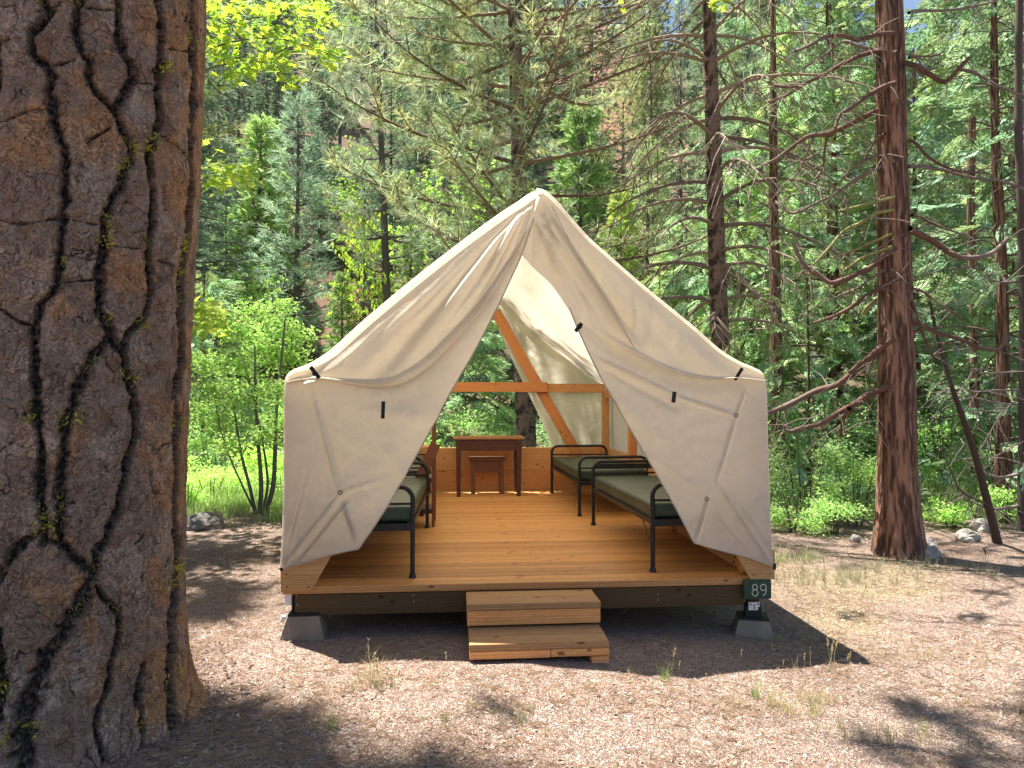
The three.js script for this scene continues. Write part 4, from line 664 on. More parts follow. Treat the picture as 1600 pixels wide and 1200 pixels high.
for (const [k, o] of Object.entries(SPEC)) protos[k] = [0, 1, 2].slice(0, k === 'oak' || k === 'youngPine' ? 2 : 3).map((n) => { const oo = { ...o, seed: protoSeed++, H: o.H * (0.92 + 0.08 * n) }, g = grow(oo); return { H: oo.H, crown: bladeCrown(g, oo), wood: woodGeo(g, oo.H, 7, k === 'oak' ? [0.13, 0.115, 0.1] : [0.12, 0.095, 0.08], 14, false) }; });
const crownMats = {};
function crownMat(kind, n) { const key = kind + n; return (crownMats[key] ??= (() => { const t = [[1, 1, 1], [0.85, 0.92, 1], [1.2, 1.12, 0.8], [0.75, 0.84, 0.82], [1.1, 1.15, 1.15]][n]; return leafMat(...t, kind === 'oak' ? 0.5 : 0.4); })()); }
const hr = rnd(404);
function plant(kind, x, z, height, label, group, variant, tint, turn) {
  const v = protos[kind][variant ?? Math.floor(hr() * protos[kind].length)], [name, look] = KIND[kind];
  const t = thing(name, label ?? `${look} standing in the forest on the hillside`, 'tree', [x, H(x, z) - 0.1, z], group);
  const s = height / v.H, f = 0.85 + 0.3 * hr(); t.scale.set(s * f, s, s * f); t.rotation.y = turn ?? hr() * TAU;
  part('trunk', v.wood, M.limb, t); part('crown', v.crown, crownMat(kind, tint ?? Math.floor(hr() * 5)), t);
  hillTrees.push([x, z, kind === 'youngCedar' || kind === 'oak' ? 1.2 : 2]);
  return t;
}
function plantAt(kind, px, depth, topY, label, o = {}) {
  const q = atDepth(px, 628, depth), h = H(q.x, q.z), c = Math.hypot(px - 800, FPX) / FPX; // depth is measured straight ahead
  return plant(kind, q.x, q.z, Math.max(2, EYE.y + (628 - topY) / FPX * depth - h), label, o.group, o.v, o.tint, o.turn);
}
plantAt('youngPine', 461, 27, 128, 'young blue green pine with a bare straight trunk left of the tent ridge', { v: 0, tint: 4 });
plantAt('fir', 335, 33, 60, 'tall dark fir right beside the big foreground trunk', { tint: 1 });
plantAt('slenderFir', 366, 38, 20, 'slender fir behind the overhanging oak leaves'); plantAt('youngCedar', 398, 30, 175, 'conical light green cedar behind the alder clump', { tint: 4 }); plantAt('slenderFir', 430, 44, 40, 'slender fir left of the young blue green pine'); plantAt('youngPine', 350, 28, 270, 'pale young pine above the alder clump');
plantAt('fir', 498, 37, 90, 'dark fir right of the young blue green pine', { tint: 3 }); plantAt('pine', 528, 46, 20, 'grey green pine high behind the left tent roof');
{ const t = plantAt('pine', 612, 22, -190, 'tall dark trunked pine leaning left above the left tent roof', { v: 1, tint: 1 }); t.rotation.z = 0.055; t.scale.multiply(V(0.62, 1, 0.62)); }
plantAt('oak', 566, 22, 345, 'lime green broadleaf sapling above the left tent roof', { tint: 2 }).scale.multiply(V(0.5, 1, 0.5)); plantAt('youngCedar', 535, 22, 420, 'small dark cedar at the foot of the hill by the roof edge', { tint: 3 }); plantAt('youngCedar', 640, 23, 350, 'bushy young cedar close behind the left roof slope', { tint: 0 }); plantAt('oak', 330, 21, 470, 'leafy broadleaf tree beside the foreground trunk'); plantAt('oak', 380, 24, 430, 'small broadleaf tree behind the alder clump', { tint: 3 });
plantAt('fir', 668, 40, -60, 'tall fir left of the middle pine'); plantAt('fir', 705, 30, 140, 'blue green fir behind the middle pine branches', { tint: 1 }); plantAt('slenderFir', 760, 34, 60, 'slender fir behind the middle pine trunk'); plantAt('youngCedar', 905, 26, 150, 'deep green cedar just right of the ridge', { tint: 3 }); plantAt('fir', 935, 27, 200, 'dark fir below the red bare slope', { tint: 3 });
plantAt('youngCedar', 968, 20, 292, 'small bright cedar above the right roof slope', { tint: 2 }); plantAt('youngPine', 1010, 27, 210, 'young pine between cedar and dead branched pine'); plantAt('slenderFir', 1062, 33, 60, 'slender fir behind the dead branched pine'); plantAt('youngCedar', 1040, 19, 400, 'low bright cedar behind the right roof slope', { tint: 0 }); plantAt('pine', 1010, 45, 0, 'pine high on the slope right of the ridge', { tint: 2 });
{ // the rest of the forest
  const r = rnd(909);
  let n = 0;
  for (let tries = 0; tries < 9000 && n < 215; tries++) {
    const depth = 25 + 95 * Math.pow(r(), 1.35), lat = (r() * 2 - 1) * 0.86 * depth, q = EYE.clone().addScaledVector(LEVEL, depth).addScaledVector(RIGHT, lat), sp = 2.0 + depth * 0.028;
    const px = 800 + lat / depth * FPX, bare = fbm(q.x * 0.05 + 9, q.z * 0.05, 3, 3) > 0.16 && depth > 50, reds = Math.abs(px - 935) < 45 && depth > 48 && depth < 105, skyGap = px > 1425 && px < 1490 && depth > 22; if (bare || reds || skyGap || H(q.x, q.z) > 84) continue;
    if (hillTrees.some(([x, z, s]) => Math.hypot(x - q.x, z - q.z) < sp * (s / 2))) continue;
    const k = r(), kind = k < 0.3 ? 'fir' : k < 0.52 ? 'slenderFir' : k < 0.72 ? 'pine' : k < 0.8 ? 'youngPine' : k < 0.92 ? 'youngCedar' : 'oak', o = SPEC[kind];
    const where = px < 590 ? 'left of the leaning dark pine' : px < 810 ? 'above the left tent roof' : px < 1115 ? 'above the right tent roof' : px < 1400 ? 'left of the red cedar' : 'right of the red cedar', hgt = depth < 45 ? 'low on the hill' : depth < 75 ? 'halfway up the hill' : 'high on the hill';
    plant(kind, q.x, q.z, o.H * (0.55 + 0.65 * r()), `${KIND[kind][1]} ${hgt} ${where}`, `${KIND[kind][1]} trees ${hgt} ${where}`); n++;
  }
}
// the shrubs right of the tent stand in the sun: no dense foliage between them and it
const sr = rnd(77), shadesShrubs = (p) => { const q = p.clone().addScaledVector(SUN, -(p.y - 0.7) / SUN.y); return q.x > 2.4 && q.x < 8.5 && q.z > -8.6 && q.z < -3.2 && sr() < 0.74; };
// ---------------------------------------------------------------- trees close to the camp
function tubeWood(list, seg = 7) { const a = new Acc(); for (const [pts, rad, c] of list) tube(a, pts, rad, seg, c); return a.build(); }
function barkTrunk(g, Ht, mat, parent, rows = 60, seg = 30, relief = 0.008, from = -0.3, fluted = 0) {
  const a = new Acc(), pts = trunkPts(g, Ht, rows, from); tube(a, pts, pts.map((p) => g.rad(p.y)), seg, undefined, (an, l, r0) => relief * 2 * fbm(Math.cos(an) * r0 * 22, Math.sin(an) * r0 * 22, l * 1.1, 3) + fluted * Math.sin(an * 7 + 0.5 * fbm(0, l, 3, 2)) * Math.exp(-Math.max(0, l + from) / 0.5) * r0, 0.5);
  const gg = a.build(); const uv = gg.attributes.uv; const nrm = gg; nrm.computeVertexNormals(); return part('trunk', gg, mat, parent);
}
function limbs(g, parent, c, name = 'limb', seg = 5) { const big = g.branches.filter((b) => !b.fine), fine = g.branches.filter((b) => b.fine), r = rnd(91); const mk = (l, s) => { const a = new Acc(); for (const b of l) { const k = 0.6 + 0.7 * r(); tube(a, spline(b.pts, b.fine ? 2 : 8), (t) => b.r * (1 - 0.85 * t) + 0.003, s, [c[0] * k, c[1] * k, c[2] * k]); } return a.build(); }; if (big.length) stuff(part('branches', mk(big, seg), M.limb, parent)); if (fine.length) stuff(part('twigs', mk(fine, 3), M.limb, parent)); }

{ // pine right behind the tent, seen over the ridge and through the doorway
  const q = atDepth(824, 690, 13.2), o = { seed: 31, H: 19, r0: 0.2, lean: [-0.028, 0.0], wobble: 0.1, cb: 0.17, gap: 0.5, per: 4, len: 3.7, shape: (t) => 0.55 + 0.45 * Math.sin(Math.PI * Math.min(1, t + 0.25)), el: [0.02, 0.5], up: 0.22, droop: 0.06, skip: 0.16, twig: 0.26, ts: 0.19, tl: 0.36, tup: 0.25, size: 0.22, inner: 0.25, twigwood: true, c: [0.45, 0.55, 0.32], keep: (h, az, L) => h < 12.5 && (h > 4.3 || Math.sin(az) > -0.2) };
  const t = thing('pine_tree', 'grey green pine directly behind the tent ridge with long needled branches', 'tree', [q.x, H(q.x, q.z), q.z]), g = grow(o);
  g.tufts = g.tufts.filter((u) => !shadesShrubs(u.p.clone().add(t.position))); barkTrunk(g, 19, M.pineBark, t, 70, 28, 0.012); limbs(g, t, [0.22, 0.145, 0.1]); tuftCrown('crown', g, needleTuft, o, t);
}
{ // pine with drooping dead twigs, right of the tent
  const q = atDepth(1131, 560, 11.5), o = { seed: 47, H: 17, r0: 0.175, lean: [-0.03, 0.01], wobble: 0.08, cb: 0.17, gap: 0.46, per: 3, len: 2.3, shape: (t) => 0.75 + 0.3 * Math.sin(t * 3), el: [0.25, 0.4], droop: 0.42, skip: 0.1, twig: 0.17, ts: 0.4, tl: 0.45, tup: -0.3, hang: 0.75, size: 0.2, inner: 0.25, twigwood: true, c: [0.302, 0.383, 0.224], keep: (h) => h < 11 };
  const t = thing('pine_tree', 'dark straight pine right of the tent with drooping dead twigs', 'tree', [q.x, H(q.x, q.z), q.z]), g = grow(o);
  g.branches = g.branches.filter((u) => !(u.fine && u.h > 4 && shadesShrubs(u.pts[1].clone().add(t.position)) && sr() < 0.6)); barkTrunk(g, 17, M.pineBark, t, 60, 26, 0.01); limbs(g, t, [0.27, 0.2, 0.15]);
  g.tufts = g.tufts.filter((_, k) => k % 23 === 0); tuftCrown('crown', g, needleTuft, o, t);
}
const lichenC = [0.24, 0.23, 0.075], redC = [0.12, 0.06, 0.04], greyC = [0.17, 0.135, 0.115];
{ // the big red cedar on the right
  const D = 7.35, q = atDepth(1404, 860, D), base = H(q.x, q.z), o = { seed: 52, H: 14.5, r0: 0.2, lean: [0.0, -0.005], wobble: 0.03, flare: 0.32, cb: 0.42, gap: 0.5, per: 4, len: 3.0, el: [0.1, 0.6], droop: 0.35, up: 0.1, skip: 0.15, twig: 0.3, ts: 0.3, tl: 0.36, hang: 0.35, size: 0.42, twigwood: false, c: [0.304, 0.42, 0.213], keep: (h) => h > 8.2 };
  const t = thing('cedar_tree', 'large red barked cedar at the right with many curving bare limbs', 'tree', [q.x, base, q.z]), g = grow(o);
  barkTrunk(g, 14.5, M.cedarBark, t, 120, 40, 0.01, -0.3, 0.07);
  g.tufts = g.tufts.filter((u) => !shadesShrubs(u.p.clone().add(t.position))); limbs(g, t, [0.16, 0.09, 0.06]); tuftCrown('crown', g, cedarSpray, o, t);
  const inv = V(q.x, base, q.z), r = rnd(66);
  const L = (pts, r0, r1, c, spread) => { // pixel path, radii in pixels, a depth drift in metres
    const n = pts.length, dz = spread ?? (r() - 0.4) * 1.6, p3 = pts.map(([x, y], k) => atDepth(x, y, D - 0.12 + dz * k / (n - 1) + (r() - 0.5) * 0.05).sub(inv)), sp = spline(p3, n * 5), lim = part('limb', tube(new Acc(), sp, (s) => lerp(r0, r1, s) / FPX * D * (1 + 0.15 * fbm(s * 9, r0, 1, 2)), 8, (a, l) => { const k = 0.8 + 0.5 * hash2(Math.round(a * 5), Math.round(l * 12), 7), m = mix3(c ?? redC, greyC, smoothstep(l, 0.4, 1.6) * 0.7); return c === lichenC ? [c[0] * k, c[1] * k, c[2] * k] : [m[0] * k, m[1] * k, m[2] * k]; }).build(), M.limb, t);
    // a few side twigs
    const tw = new Acc(); for (let k = 0; k < n * 3; k++) { const i = 2 + Math.floor(r() * (sp.length - 3)), p = sp[i], d = V(r() - 0.5, r() - 0.65, r() - 0.5).normalize(), l = 0.12 + r() * 0.5; tube(tw, [p, p.clone().addScaledVector(d, l * 0.5), p.clone().addScaledVector(d, l).add(V((r() - 0.5) * 0.1, -0.06, 0))], [0.006, 0.0045, 0.002], 3, [0.2, 0.15, 0.12]); }
    stuff(part('twigs', tw.build(), M.limb, lim)); return lim;
  };
  L([[1400, 52], [1370, 54], [1340, 62], [1315, 55], [1290, 58], [1262, 72], [1243, 80]], 4, 2); L([[1402, 82], [1375, 80], [1345, 73], [1318, 65], [1290, 85], [1258, 105]], 3.4, 1.8, greyC); L([[1400, 74], [1385, 78], [1350, 85], [1320, 98], [1290, 115], [1260, 130], [1230, 148], [1200, 160]], 4, 2.4); L([[1252, 134], [1230, 136], [1215, 135], [1200, 128]], 2, 1.2);
  L([[1398, 130], [1382, 135], [1355, 150], [1330, 168], [1312, 180], [1305, 200]], 4, 2.4); L([[1400, 163], [1384, 168], [1355, 180], [1320, 198], [1290, 210], [1265, 212], [1240, 228], [1210, 250], [1190, 258]], 5, 2.6); L([[1292, 211], [1288, 240], [1285, 262], [1275, 280]], 2.4, 1); L([[1270, 214], [1255, 255], [1240, 280]], 2, 1, greyC); L([[1402, 225], [1385, 232], [1365, 245], [1345, 252], [1320, 275], [1300, 300]], 2.6, 1.4, greyC); L([[1383, 208], [1365, 225], [1350, 250]], 2, 1);
  L([[1400, 250], [1385, 257], [1360, 268], [1335, 282], [1310, 300], [1270, 320], [1240, 333], [1222, 325], [1212, 315]], 3.6, 2, greyC); L([[1397, 328], [1370, 333], [1345, 348], [1320, 360], [1295, 388], [1270, 415]], 2.8, 2, lichenC); L([[1398, 308], [1370, 315], [1350, 320], [1310, 330]], 2.6, 1.6, lichenC); L([[1395, 385], [1370, 395], [1350, 402], [1320, 422]], 3, 2, lichenC); L([[1398, 455], [1380, 460], [1360, 475], [1348, 490]], 3, 2.5, lichenC); L([[1395, 365], [1360, 380], [1325, 395], [1300, 402]], 2.6, 1.6, lichenC);
  L([[1400, 388], [1383, 397], [1365, 415], [1340, 428], [1315, 438], [1297, 442], [1280, 430], [1262, 418], [1248, 400], [1240, 380]], 5, 3); L([[1405, 412], [1385, 420], [1365, 432], [1340, 450], [1310, 462]], 2.6, 1.4, greyC); L([[1402, 435], [1375, 450], [1350, 465], [1330, 480], [1300, 495], [1270, 505]], 4.4, 2); L([[1400, 530], [1375, 545], [1345, 570], [1310, 600], [1275, 611], [1237, 630], [1200, 646]], 6, 4); L([[1398, 600], [1385, 605], [1360, 615], [1335, 632], [1310, 645], [1280, 663], [1255, 668], [1232, 674], [1222, 662]], 6, 3); L([[1327, 638], [1318, 655], [1313, 683]], 4, 2); L([[1385, 520], [1360, 570], [1335, 590]], 2, 1);
  L([[1415, 98], [1428, 102], [1450, 115], [1473, 128], [1480, 126], [1500, 105], [1515, 90]], 4, 3); L([[1500, 108], [1525, 115], [1560, 135], [1600, 150]], 2.6, 1.8, greyC); L([[1420, 218], [1432, 225], [1445, 240], [1465, 255], [1500, 268], [1540, 270]], 2.5, 1.4); L([[1420, 260], [1440, 260], [1470, 265], [1520, 278], [1560, 282], [1600, 295]], 3, 2, greyC); L([[1420, 358], [1435, 365], [1460, 378], [1490, 398], [1520, 403], [1550, 395], [1575, 372]], 5.4, 3.2); L([[1425, 336], [1438, 340], [1470, 355], [1500, 365], [1520, 372]], 2.2, 1.4); L([[1420, 500], [1440, 508], [1470, 522], [1500, 530], [1530, 543], [1562, 545], [1572, 520]], 3.6, 2.4); L([[1425, 450], [1440, 455], [1470, 475], [1500, 495]], 2, 1.2); L([[1420, 20], [1430, 17], [1480, 16], [1530, 8], [1560, 0]], 2.6, 1.6, greyC); L([[1420, 90], [1430, 88], [1460, 87], [1475, 80]], 2, 1.2); L([[1425, 470], [1445, 530], [1460, 560]], 2.4, 1.4);
}
{ // lesser stems at the right edge
  const stem = (name, label, px, py, depth, topX, topY, r0, r1, c, mat, cat = 'tree') => { const a = atDepth(px, py, depth), b = atDepth(topX, topY, depth - 0.2); a.y = Math.max(-0.2, H(a.x, a.z) - 0.1); const t = thing(name, label, cat, a.toArray()), d = b.clone().sub(a), acc = new Acc(); tube(acc, spline([V(0, 0, 0), d.clone().multiplyScalar(0.4).add(V(0.03, 0, 0)), d.clone().multiplyScalar(0.75).add(V(-0.03, 0, 0)), d], 30), (s) => lerp(r0, r1, s), 14, c, (an, l) => 0.006 * fbm(Math.cos(an) * 3, Math.sin(an) * 3, l * 2, 2), 0.5); part('trunk', acc.build(), mat ?? M.limb, t); return [t, a]; };
  const r = rnd(12), bareTwigs = (t, a, list, depth, c) => { for (const [pts, r0] of list) { const p = spline(pts.map(([x, y], k) => atDepth(x, y, depth - 0.1 * k).sub(a)), 14), l = part('limb', tube(new Acc(), p, (s) => r0 * (1 - 0.7 * s), 6, c).build(), M.limb, t), tw = new Acc(); for (let k = 0; k < 14; k++) { const q = p[2 + Math.floor(r() * 12)], d = V(r() - 0.6, r() - 0.7, r() - 0.5).normalize(), n = 0.15 + r() * 0.45; tube(tw, [q, q.clone().addScaledVector(d, n * 0.5), q.clone().addScaledVector(d, n).add(V(0, -0.05, 0))], [0.005, 0.004, 0.002], 3, c); } stuff(part('twigs', tw.build(), M.limb, l)); } };
  const [ln, la] = stem('leaning_tree', 'thin dark trunk leaning left at the right edge', 1562, 850, 7.9, 1452, 470, 0.05, 0.012, [0.07, 0.042, 0.03]);
  bareTwigs(ln, la, [[[[1545, 790], [1500, 765], [1490, 745], [1470, 700]], 0.018], [[[1535, 700], [1570, 640], [1600, 620]], 0.012]], 7.9, [0.12, 0.09, 0.07]);
  stem('cedar_tree', 'slim orange red trunk behind the leaning one', 1521, 760, 12.5, 1519, 180, 0.085, 0.06, undefined, M.cedarBark);
  const [ed, ea] = stem('fir_tree', 'bare branched trunk cut by the right edge of the photo', 1597, 850, 8.6, 1594, -60, 0.055, 0.04, [0.085, 0.06, 0.05]);
  bareTwigs(ed, ea, [[[[1594, 740], [1560, 746], [1530, 735], [1500, 715]], 0.022], [[[1594, 790], [1550, 795], [1520, 785], [1495, 770]], 0.02], [[[1594, 632], [1560, 630], [1500, 615], [1470, 605]], 0.016], [[[1594, 610], [1550, 610], [1520, 612], [1500, 600]], 0.016], [[[1594, 440], [1560, 440], [1530, 430]], 0.016], [[[1594, 580], [1540, 583], [1515, 575]], 0.018], [[[1594, 690], [1545, 715], [1500, 690]], 0.01]], 8.6, [0.2, 0.16, 0.14]);
}
{ // leafy conifers that close the right side and the gaps: sprays hang in layers
  const mk = (kind, label, px, depth, topY, o) => { const q = atDepth(px, 628, depth), b = H(q.x, q.z), Ht = EYE.y + (628 - topY) / FPX * depth - b, t = thing(kind === 'pine' ? 'pine_tree' : 'cedar_tree', label, 'tree', [q.x, b, q.z]), oo = { H: Ht, r0: Ht * 0.011, cb: 0.06, gap: 0.36, per: 4, len: Math.min(2.6, Ht * 0.21), el: [0.15, 0.6], droop: 0.4, up: 0.1, skip: 0.08, twig: 0.2, ts: 0.26, tl: 0.36, hang: 0.3, size: 0.48, c: [0.352, 0.501, 0.266], ...o }, g = grow(oo); g.tufts = g.tufts.filter((u) => !shadesShrubs(u.p.clone().add(t.position))); g.branches = g.branches.filter((u) => !shadesShrubs(u.pts[u.pts.length >> 1].clone().add(t.position))); barkTrunk(g, Ht, oo.bark ?? M.cedarBark, t, 24, 12, 0.006); g.branches.forEach((u) => { u.r *= 0.55; }); limbs(g, t, [0.12, 0.085, 0.065]); tuftCrown('crown', g, oo.tuft ?? cedarSpray, oo, t); return t; };
  const low = { keep: (h) => h < 11.5 };
  mk('cedar', 'green cedar behind the right roof corner', 1215, 13.5, -260, { seed: 201, ...low, c: [0.341, 0.514, 0.28] });
  mk('cedar', 'dense cedar left of the big red trunk', 1305, 16, -300, { seed: 202, keep: (h) => h < 13, c: [0.364, 0.512, 0.24] });
  mk('cedar', 'cedar right behind the big red trunk', 1432, 15, 60, { seed: 203, c: [0.312, 0.485, 0.261] });
  mk('cedar', 'dark green cedar hanging in at the right edge', 1565, 10.5, -300, { seed: 204, ...low, c: [0.268, 0.431, 0.24] });
  mk('cedar', 'tall cedar in the gap right of the big red trunk', 1515, 20, -60, { seed: 205, c: [0.385, 0.544, 0.328], len: 2.2 });
  mk('cedar', 'pale cedar far right behind the slim trunk', 1590, 17, -250, { seed: 206, keep: (h) => h < 14, c: [0.397, 0.544, 0.315] });
  mk('cedar', 'young cedar behind the right tent wall', 1160, 17, 250, { seed: 207, c: [0.397, 0.59, 0.248] });
  mk('cedar', 'low cedar left of the big trunk base', 1262, 12, 430, { seed: 208, c: [0.37, 0.565, 0.273] });
  mk('cedar', 'slender cedar between the dead pine and the ridge', 1075, 18, 330, { seed: 209, c: [0.365, 0.514, 0.268], len: 1.5 });
  mk('cedar', 'young cedar seen through the rear opening', 725, 15, 470, { seed: 210, c: [0.368, 0.54, 0.27], len: 1.6 });
  mk('cedar', 'leafy cedar far left behind the foreground trunk', 318, 16, 420, { seed: 211, c: [0.308, 0.459, 0.23], len: 1.6 });
}
// ---------------------------------------------------------------- broad leaves, shrubs, grass, stones, litter
const leafInto = (a, p, n, d, L, w, c) => { const e = d.clone().cross(n).normalize(), m = p.clone().addScaledVector(d, L * 0.45), tip = p.clone().addScaledVector(d, L).addScaledVector(n, -L * 0.12); a.tri(p, m.clone().addScaledVector(e, w).addScaledVector(n, w * 0.35), tip, c); a.tri(p, tip, m.clone().addScaledVector(e, -w).addScaledVector(n, w * 0.35), c); };
const rv = (r) => V(r() - 0.5, r() - 0.5, r() - 0.5).normalize();
function leafCloud(a, r, c, rad, n, L, tone, shell = 0.55) { // leaves through an uneven clump
  for (let k = 0; k < n; k++) { const d = rv(r), q = Math.pow(r(), shell), lump = 0.75 + 0.7 * fbm(d.x * 2 + c.x, d.y * 2 + c.y, d.z * 2 + c.z, 2), p = V(c.x + d.x * rad.x * q * lump, c.y + d.y * rad.y * q * lump, c.z + d.z * rad.z * q * lump), up = V(0, 1, 0).addScaledVector(rv(r), 0.9).normalize(), dir = rv(r); dir.addScaledVector(up, -dir.dot(up)).normalize(); const v = 1.75 * (0.65 + 0.7 * r()), y = 0.25 * (r() - 0.4); leafInto(a, p, up, dir, L * (0.6 + 0.8 * r()), L * 0.26, [tone[0] * v * (1 + y), tone[1] * v, tone[2] * v]); }
}
{ // alder clump left of the tent
  const base = onY(405, 808, 0), t = thing('alder_tree', 'several stemmed light green alder left of the tent', 'tree', [base.x, H(base.x, base.z), base.z]), D = 9.3, r = rnd(71), a = new Acc();
  for (const [pts, w] of [[[[400, 806], [390, 760], [378, 715], [372, 680], [360, 600]], 3], [[[405, 806], [408, 760], [404, 700], [400, 640], [398, 540]], 4], [[[412, 804], [425, 770], [430, 700], [432, 640], [440, 560], [445, 500]], 4.2], [[[408, 806], [418, 760], [410, 690], [395, 620], [380, 560]], 2.4], [[[402, 806], [384, 770], [350, 690], [335, 620]], 1.8]]) tube(a, spline(pts.map(([x, y], k) => atDepth(x, y, D + (r() - 0.5) * 0.5 * k / 3).sub(t.position)), 16), (s) => w / FPX * D * (1 - 0.7 * s), 7, [0.1, 0.1, 0.085]);
  part('trunk', a.build(), M.limb, t);
  const l = new Acc(); for (const [x, y, s, n] of [[335, 610, 0.42, 420], [370, 570, 0.5, 600], [420, 545, 0.5, 600], [455, 560, 0.4, 420], [395, 620, 0.5, 560], [345, 660, 0.36, 380], [440, 610, 0.42, 420], [410, 680, 0.3, 200], [320, 570, 0.35, 320], [385, 520, 0.4, 380], [432, 510, 0.38, 340], [465, 525, 0.35, 300], [310, 690, 0.3, 240], [360, 700, 0.3, 200], [450, 660, 0.35, 240], [470, 590, 0.3, 240], [320, 640, 0.35, 260], [400, 485, 0.36, 300], [360, 510, 0.34, 280], [440, 478, 0.3, 220]]) { const q = atDepth(x, y, D + (r() - 0.5) * 1.2).sub(t.position); leafCloud(l, r, q, V(s * 1.25, s * 0.7, s), n, 0.062, [0.21, 0.33, 0.08]); }
  part('crown', l.build(), M.leaf, t);
}
function bush(label, px, py, depth, w, h, n, L, tone, seed, name = 'shrub') {
  const q = atDepth(px, py, depth), g = H(q.x, q.z), t = thing(name, label, 'shrub', [q.x, g, q.z]), r = rnd(seed), l = new Acc(), s = new Acc(), hm = h / FPX * depth, wm = w / FPX * depth;
  for (let k = 0; k < 7; k++) { const x = (r() - 0.5) * wm * 0.5, z = (r() - 0.5) * wm * 0.4; tube(s, [V(x * 0.3, -0.05, z * 0.3), V(x * 0.7, hm * 0.4, z * 0.7), V(x * 1.2, hm * 0.8, z)], [0.012, 0.008, 0.003], 4, [0.1, 0.075, 0.055]); }
  const m = 7 + Math.round(wm * 2); for (let k = 0; k < m; k++) { const x = (r() - 0.5) * wm * 0.85, y = hm * (0.2 + 0.62 * r()) * (1 - 0.5 * Math.abs(x / wm)); leafCloud(l, r, V(x, y, (r() - 0.5) * wm * 0.5), V(wm * 0.2 + 0.12, hm * 0.2 + 0.06, wm * 0.18 + 0.1), Math.round(n * 0.8 / m), L, tone.map((u) => u * 1.25)); }
  part('stems', s.build(), M.limb, t); part('leaves', l.build(), M.leaf, t); return t;
}
bush('grey green shrub beside the right tent wall', 1255, 830, 9.2, 150, 165, 3000, 0.05, [0.17, 0.25, 0.1], 301); bush('bright leafy shrub left of the red cedar base', 1335, 835, 8.9, 120, 140, 2600, 0.05, [0.2, 0.31, 0.09], 302); bush('tall thicket behind the grey green shrub', 1300, 800, 11.5, 220, 200, 3200, 0.06, [0.14, 0.25, 0.08], 303); bush('thicket right of the red cedar', 1480, 800, 12, 150, 170, 2400, 0.06, [0.17, 0.3, 0.08], 304); bush('light shrub at the right photo edge', 1570, 820, 10.5, 120, 130, 1800, 0.05, [0.17, 0.28, 0.1], 305);
bush('wide shrub behind the rear opening of the tent', 720, 720, 14, 170, 130, 2600, 0.07, [0.17, 0.29, 0.08], 306); bush('pale shrub right of the pine seen through the tent', 850, 720, 15, 140, 110, 2000, 0.07, [0.16, 0.25, 0.11], 307); bush('leafy shrub seen left through the rear opening', 650, 715, 12.5, 120, 110, 1600, 0.065, [0.19, 0.32, 0.08], 308);
bush('yellow green shrub behind the alder stems', 345, 790, 11.5, 190, 100, 2600, 0.06, [0.24, 0.36, 0.07], 309); bush('sunny shrub beside the left tent wall', 445, 780, 11.8, 110, 90, 1800, 0.06, [0.22, 0.34, 0.08], 310); bush('dark leaved shrub behind the foreground trunk', 300, 740, 13, 90, 170, 1800, 0.06, [0.1, 0.19, 0.06], 311); bush('thicket at the foot of the hill left of the tent', 400, 640, 19, 200, 130, 2200, 0.1, [0.16, 0.27, 0.08], 312); bush('shrub hidden behind the foreground trunk', 190, 790, 11, 200, 110, 2400, 0.06, [0.22, 0.34, 0.08], 331); bush('tall thicket hidden behind the foreground trunk', 120, 760, 14, 260, 190, 2600, 0.08, [0.17, 0.28, 0.08], 332); bush('low bright shrub left of the alder stems', 330, 800, 10.4, 110, 62, 1600, 0.05, [0.26, 0.38, 0.1], 321); bush('low bright shrub between alder and tent wall', 435, 802, 10.6, 70, 60, 1100, 0.05, [0.25, 0.37, 0.1], 322); bush('fern like shrub behind the grey boulder', 295, 810, 9.6, 70, 50, 900, 0.045, [0.25, 0.38, 0.09], 323); bush('low sunny shrub against the right tent wall', 1240, 832, 8.6, 90, 70, 1300, 0.045, [0.24, 0.35, 0.12], 341); bush('low sunny shrub midway between tent and red cedar', 1300, 836, 8.4, 100, 60, 1400, 0.045, [0.22, 0.34, 0.11], 342); bush('sunny herb clump right of the red cedar base', 1490, 830, 8.8, 90, 50, 1200, 0.045, [0.24, 0.38, 0.09], 343); bush('sunny herb clump behind the leaning trunk', 1565, 825, 9.2, 90, 60, 1200, 0.05, [0.23, 0.35, 0.1], 344); bush('hazel thicket below the left roof edge', 470, 620, 17, 150, 120, 2000, 0.09, [0.19, 0.3, 0.07], 313); bush('shrub behind the right roof corner', 1190, 720, 15, 160, 150, 2200, 0.08, [0.15, 0.26, 0.08], 314); bush('low shrub right of the leaning trunk', 1540, 800, 14, 160, 130, 2000, 0.07, [0.16, 0.27, 0.1], 315);

// grass: tufts of blades
const tuftGrass = (seed, n, h, w, spread) => { const a = new Acc(), r = rnd(seed); for (let k = 0; k < n; k++) { const an = r() * TAU, b = V(Math.cos(an) * spread * r(), 0, Math.sin(an) * spread * r()), l = h * (0.5 + 0.7 * r()), o = V(Math.cos(an), 0, Math.sin(an)).multiplyScalar(l * (0.15 + 0.5 * r())), e = V(-Math.sin(an), 0, Math.cos(an)).multiplyScalar(w), v = 0.7 + 0.6 * r(), m = b.clone().add(V(o.x * 0.35, l * 0.6, o.z * 0.35)), t = b.clone().add(V(o.x, l * (0.75 + 0.25 * r()), o.z)), c = [v, v, v]; a.tri(b.clone().sub(e), b.clone().add(e), m.clone().addScaledVector(e, 0.6), c); a.tri(b.clone().sub(e), m.clone().addScaledVector(e, 0.6), m.clone().addScaledVector(e, -0.6), c); a.tri(m.clone().addScaledVector(e, -0.6), m.clone().addScaledVector(e, 0.6), t, c); } return a.build(); };
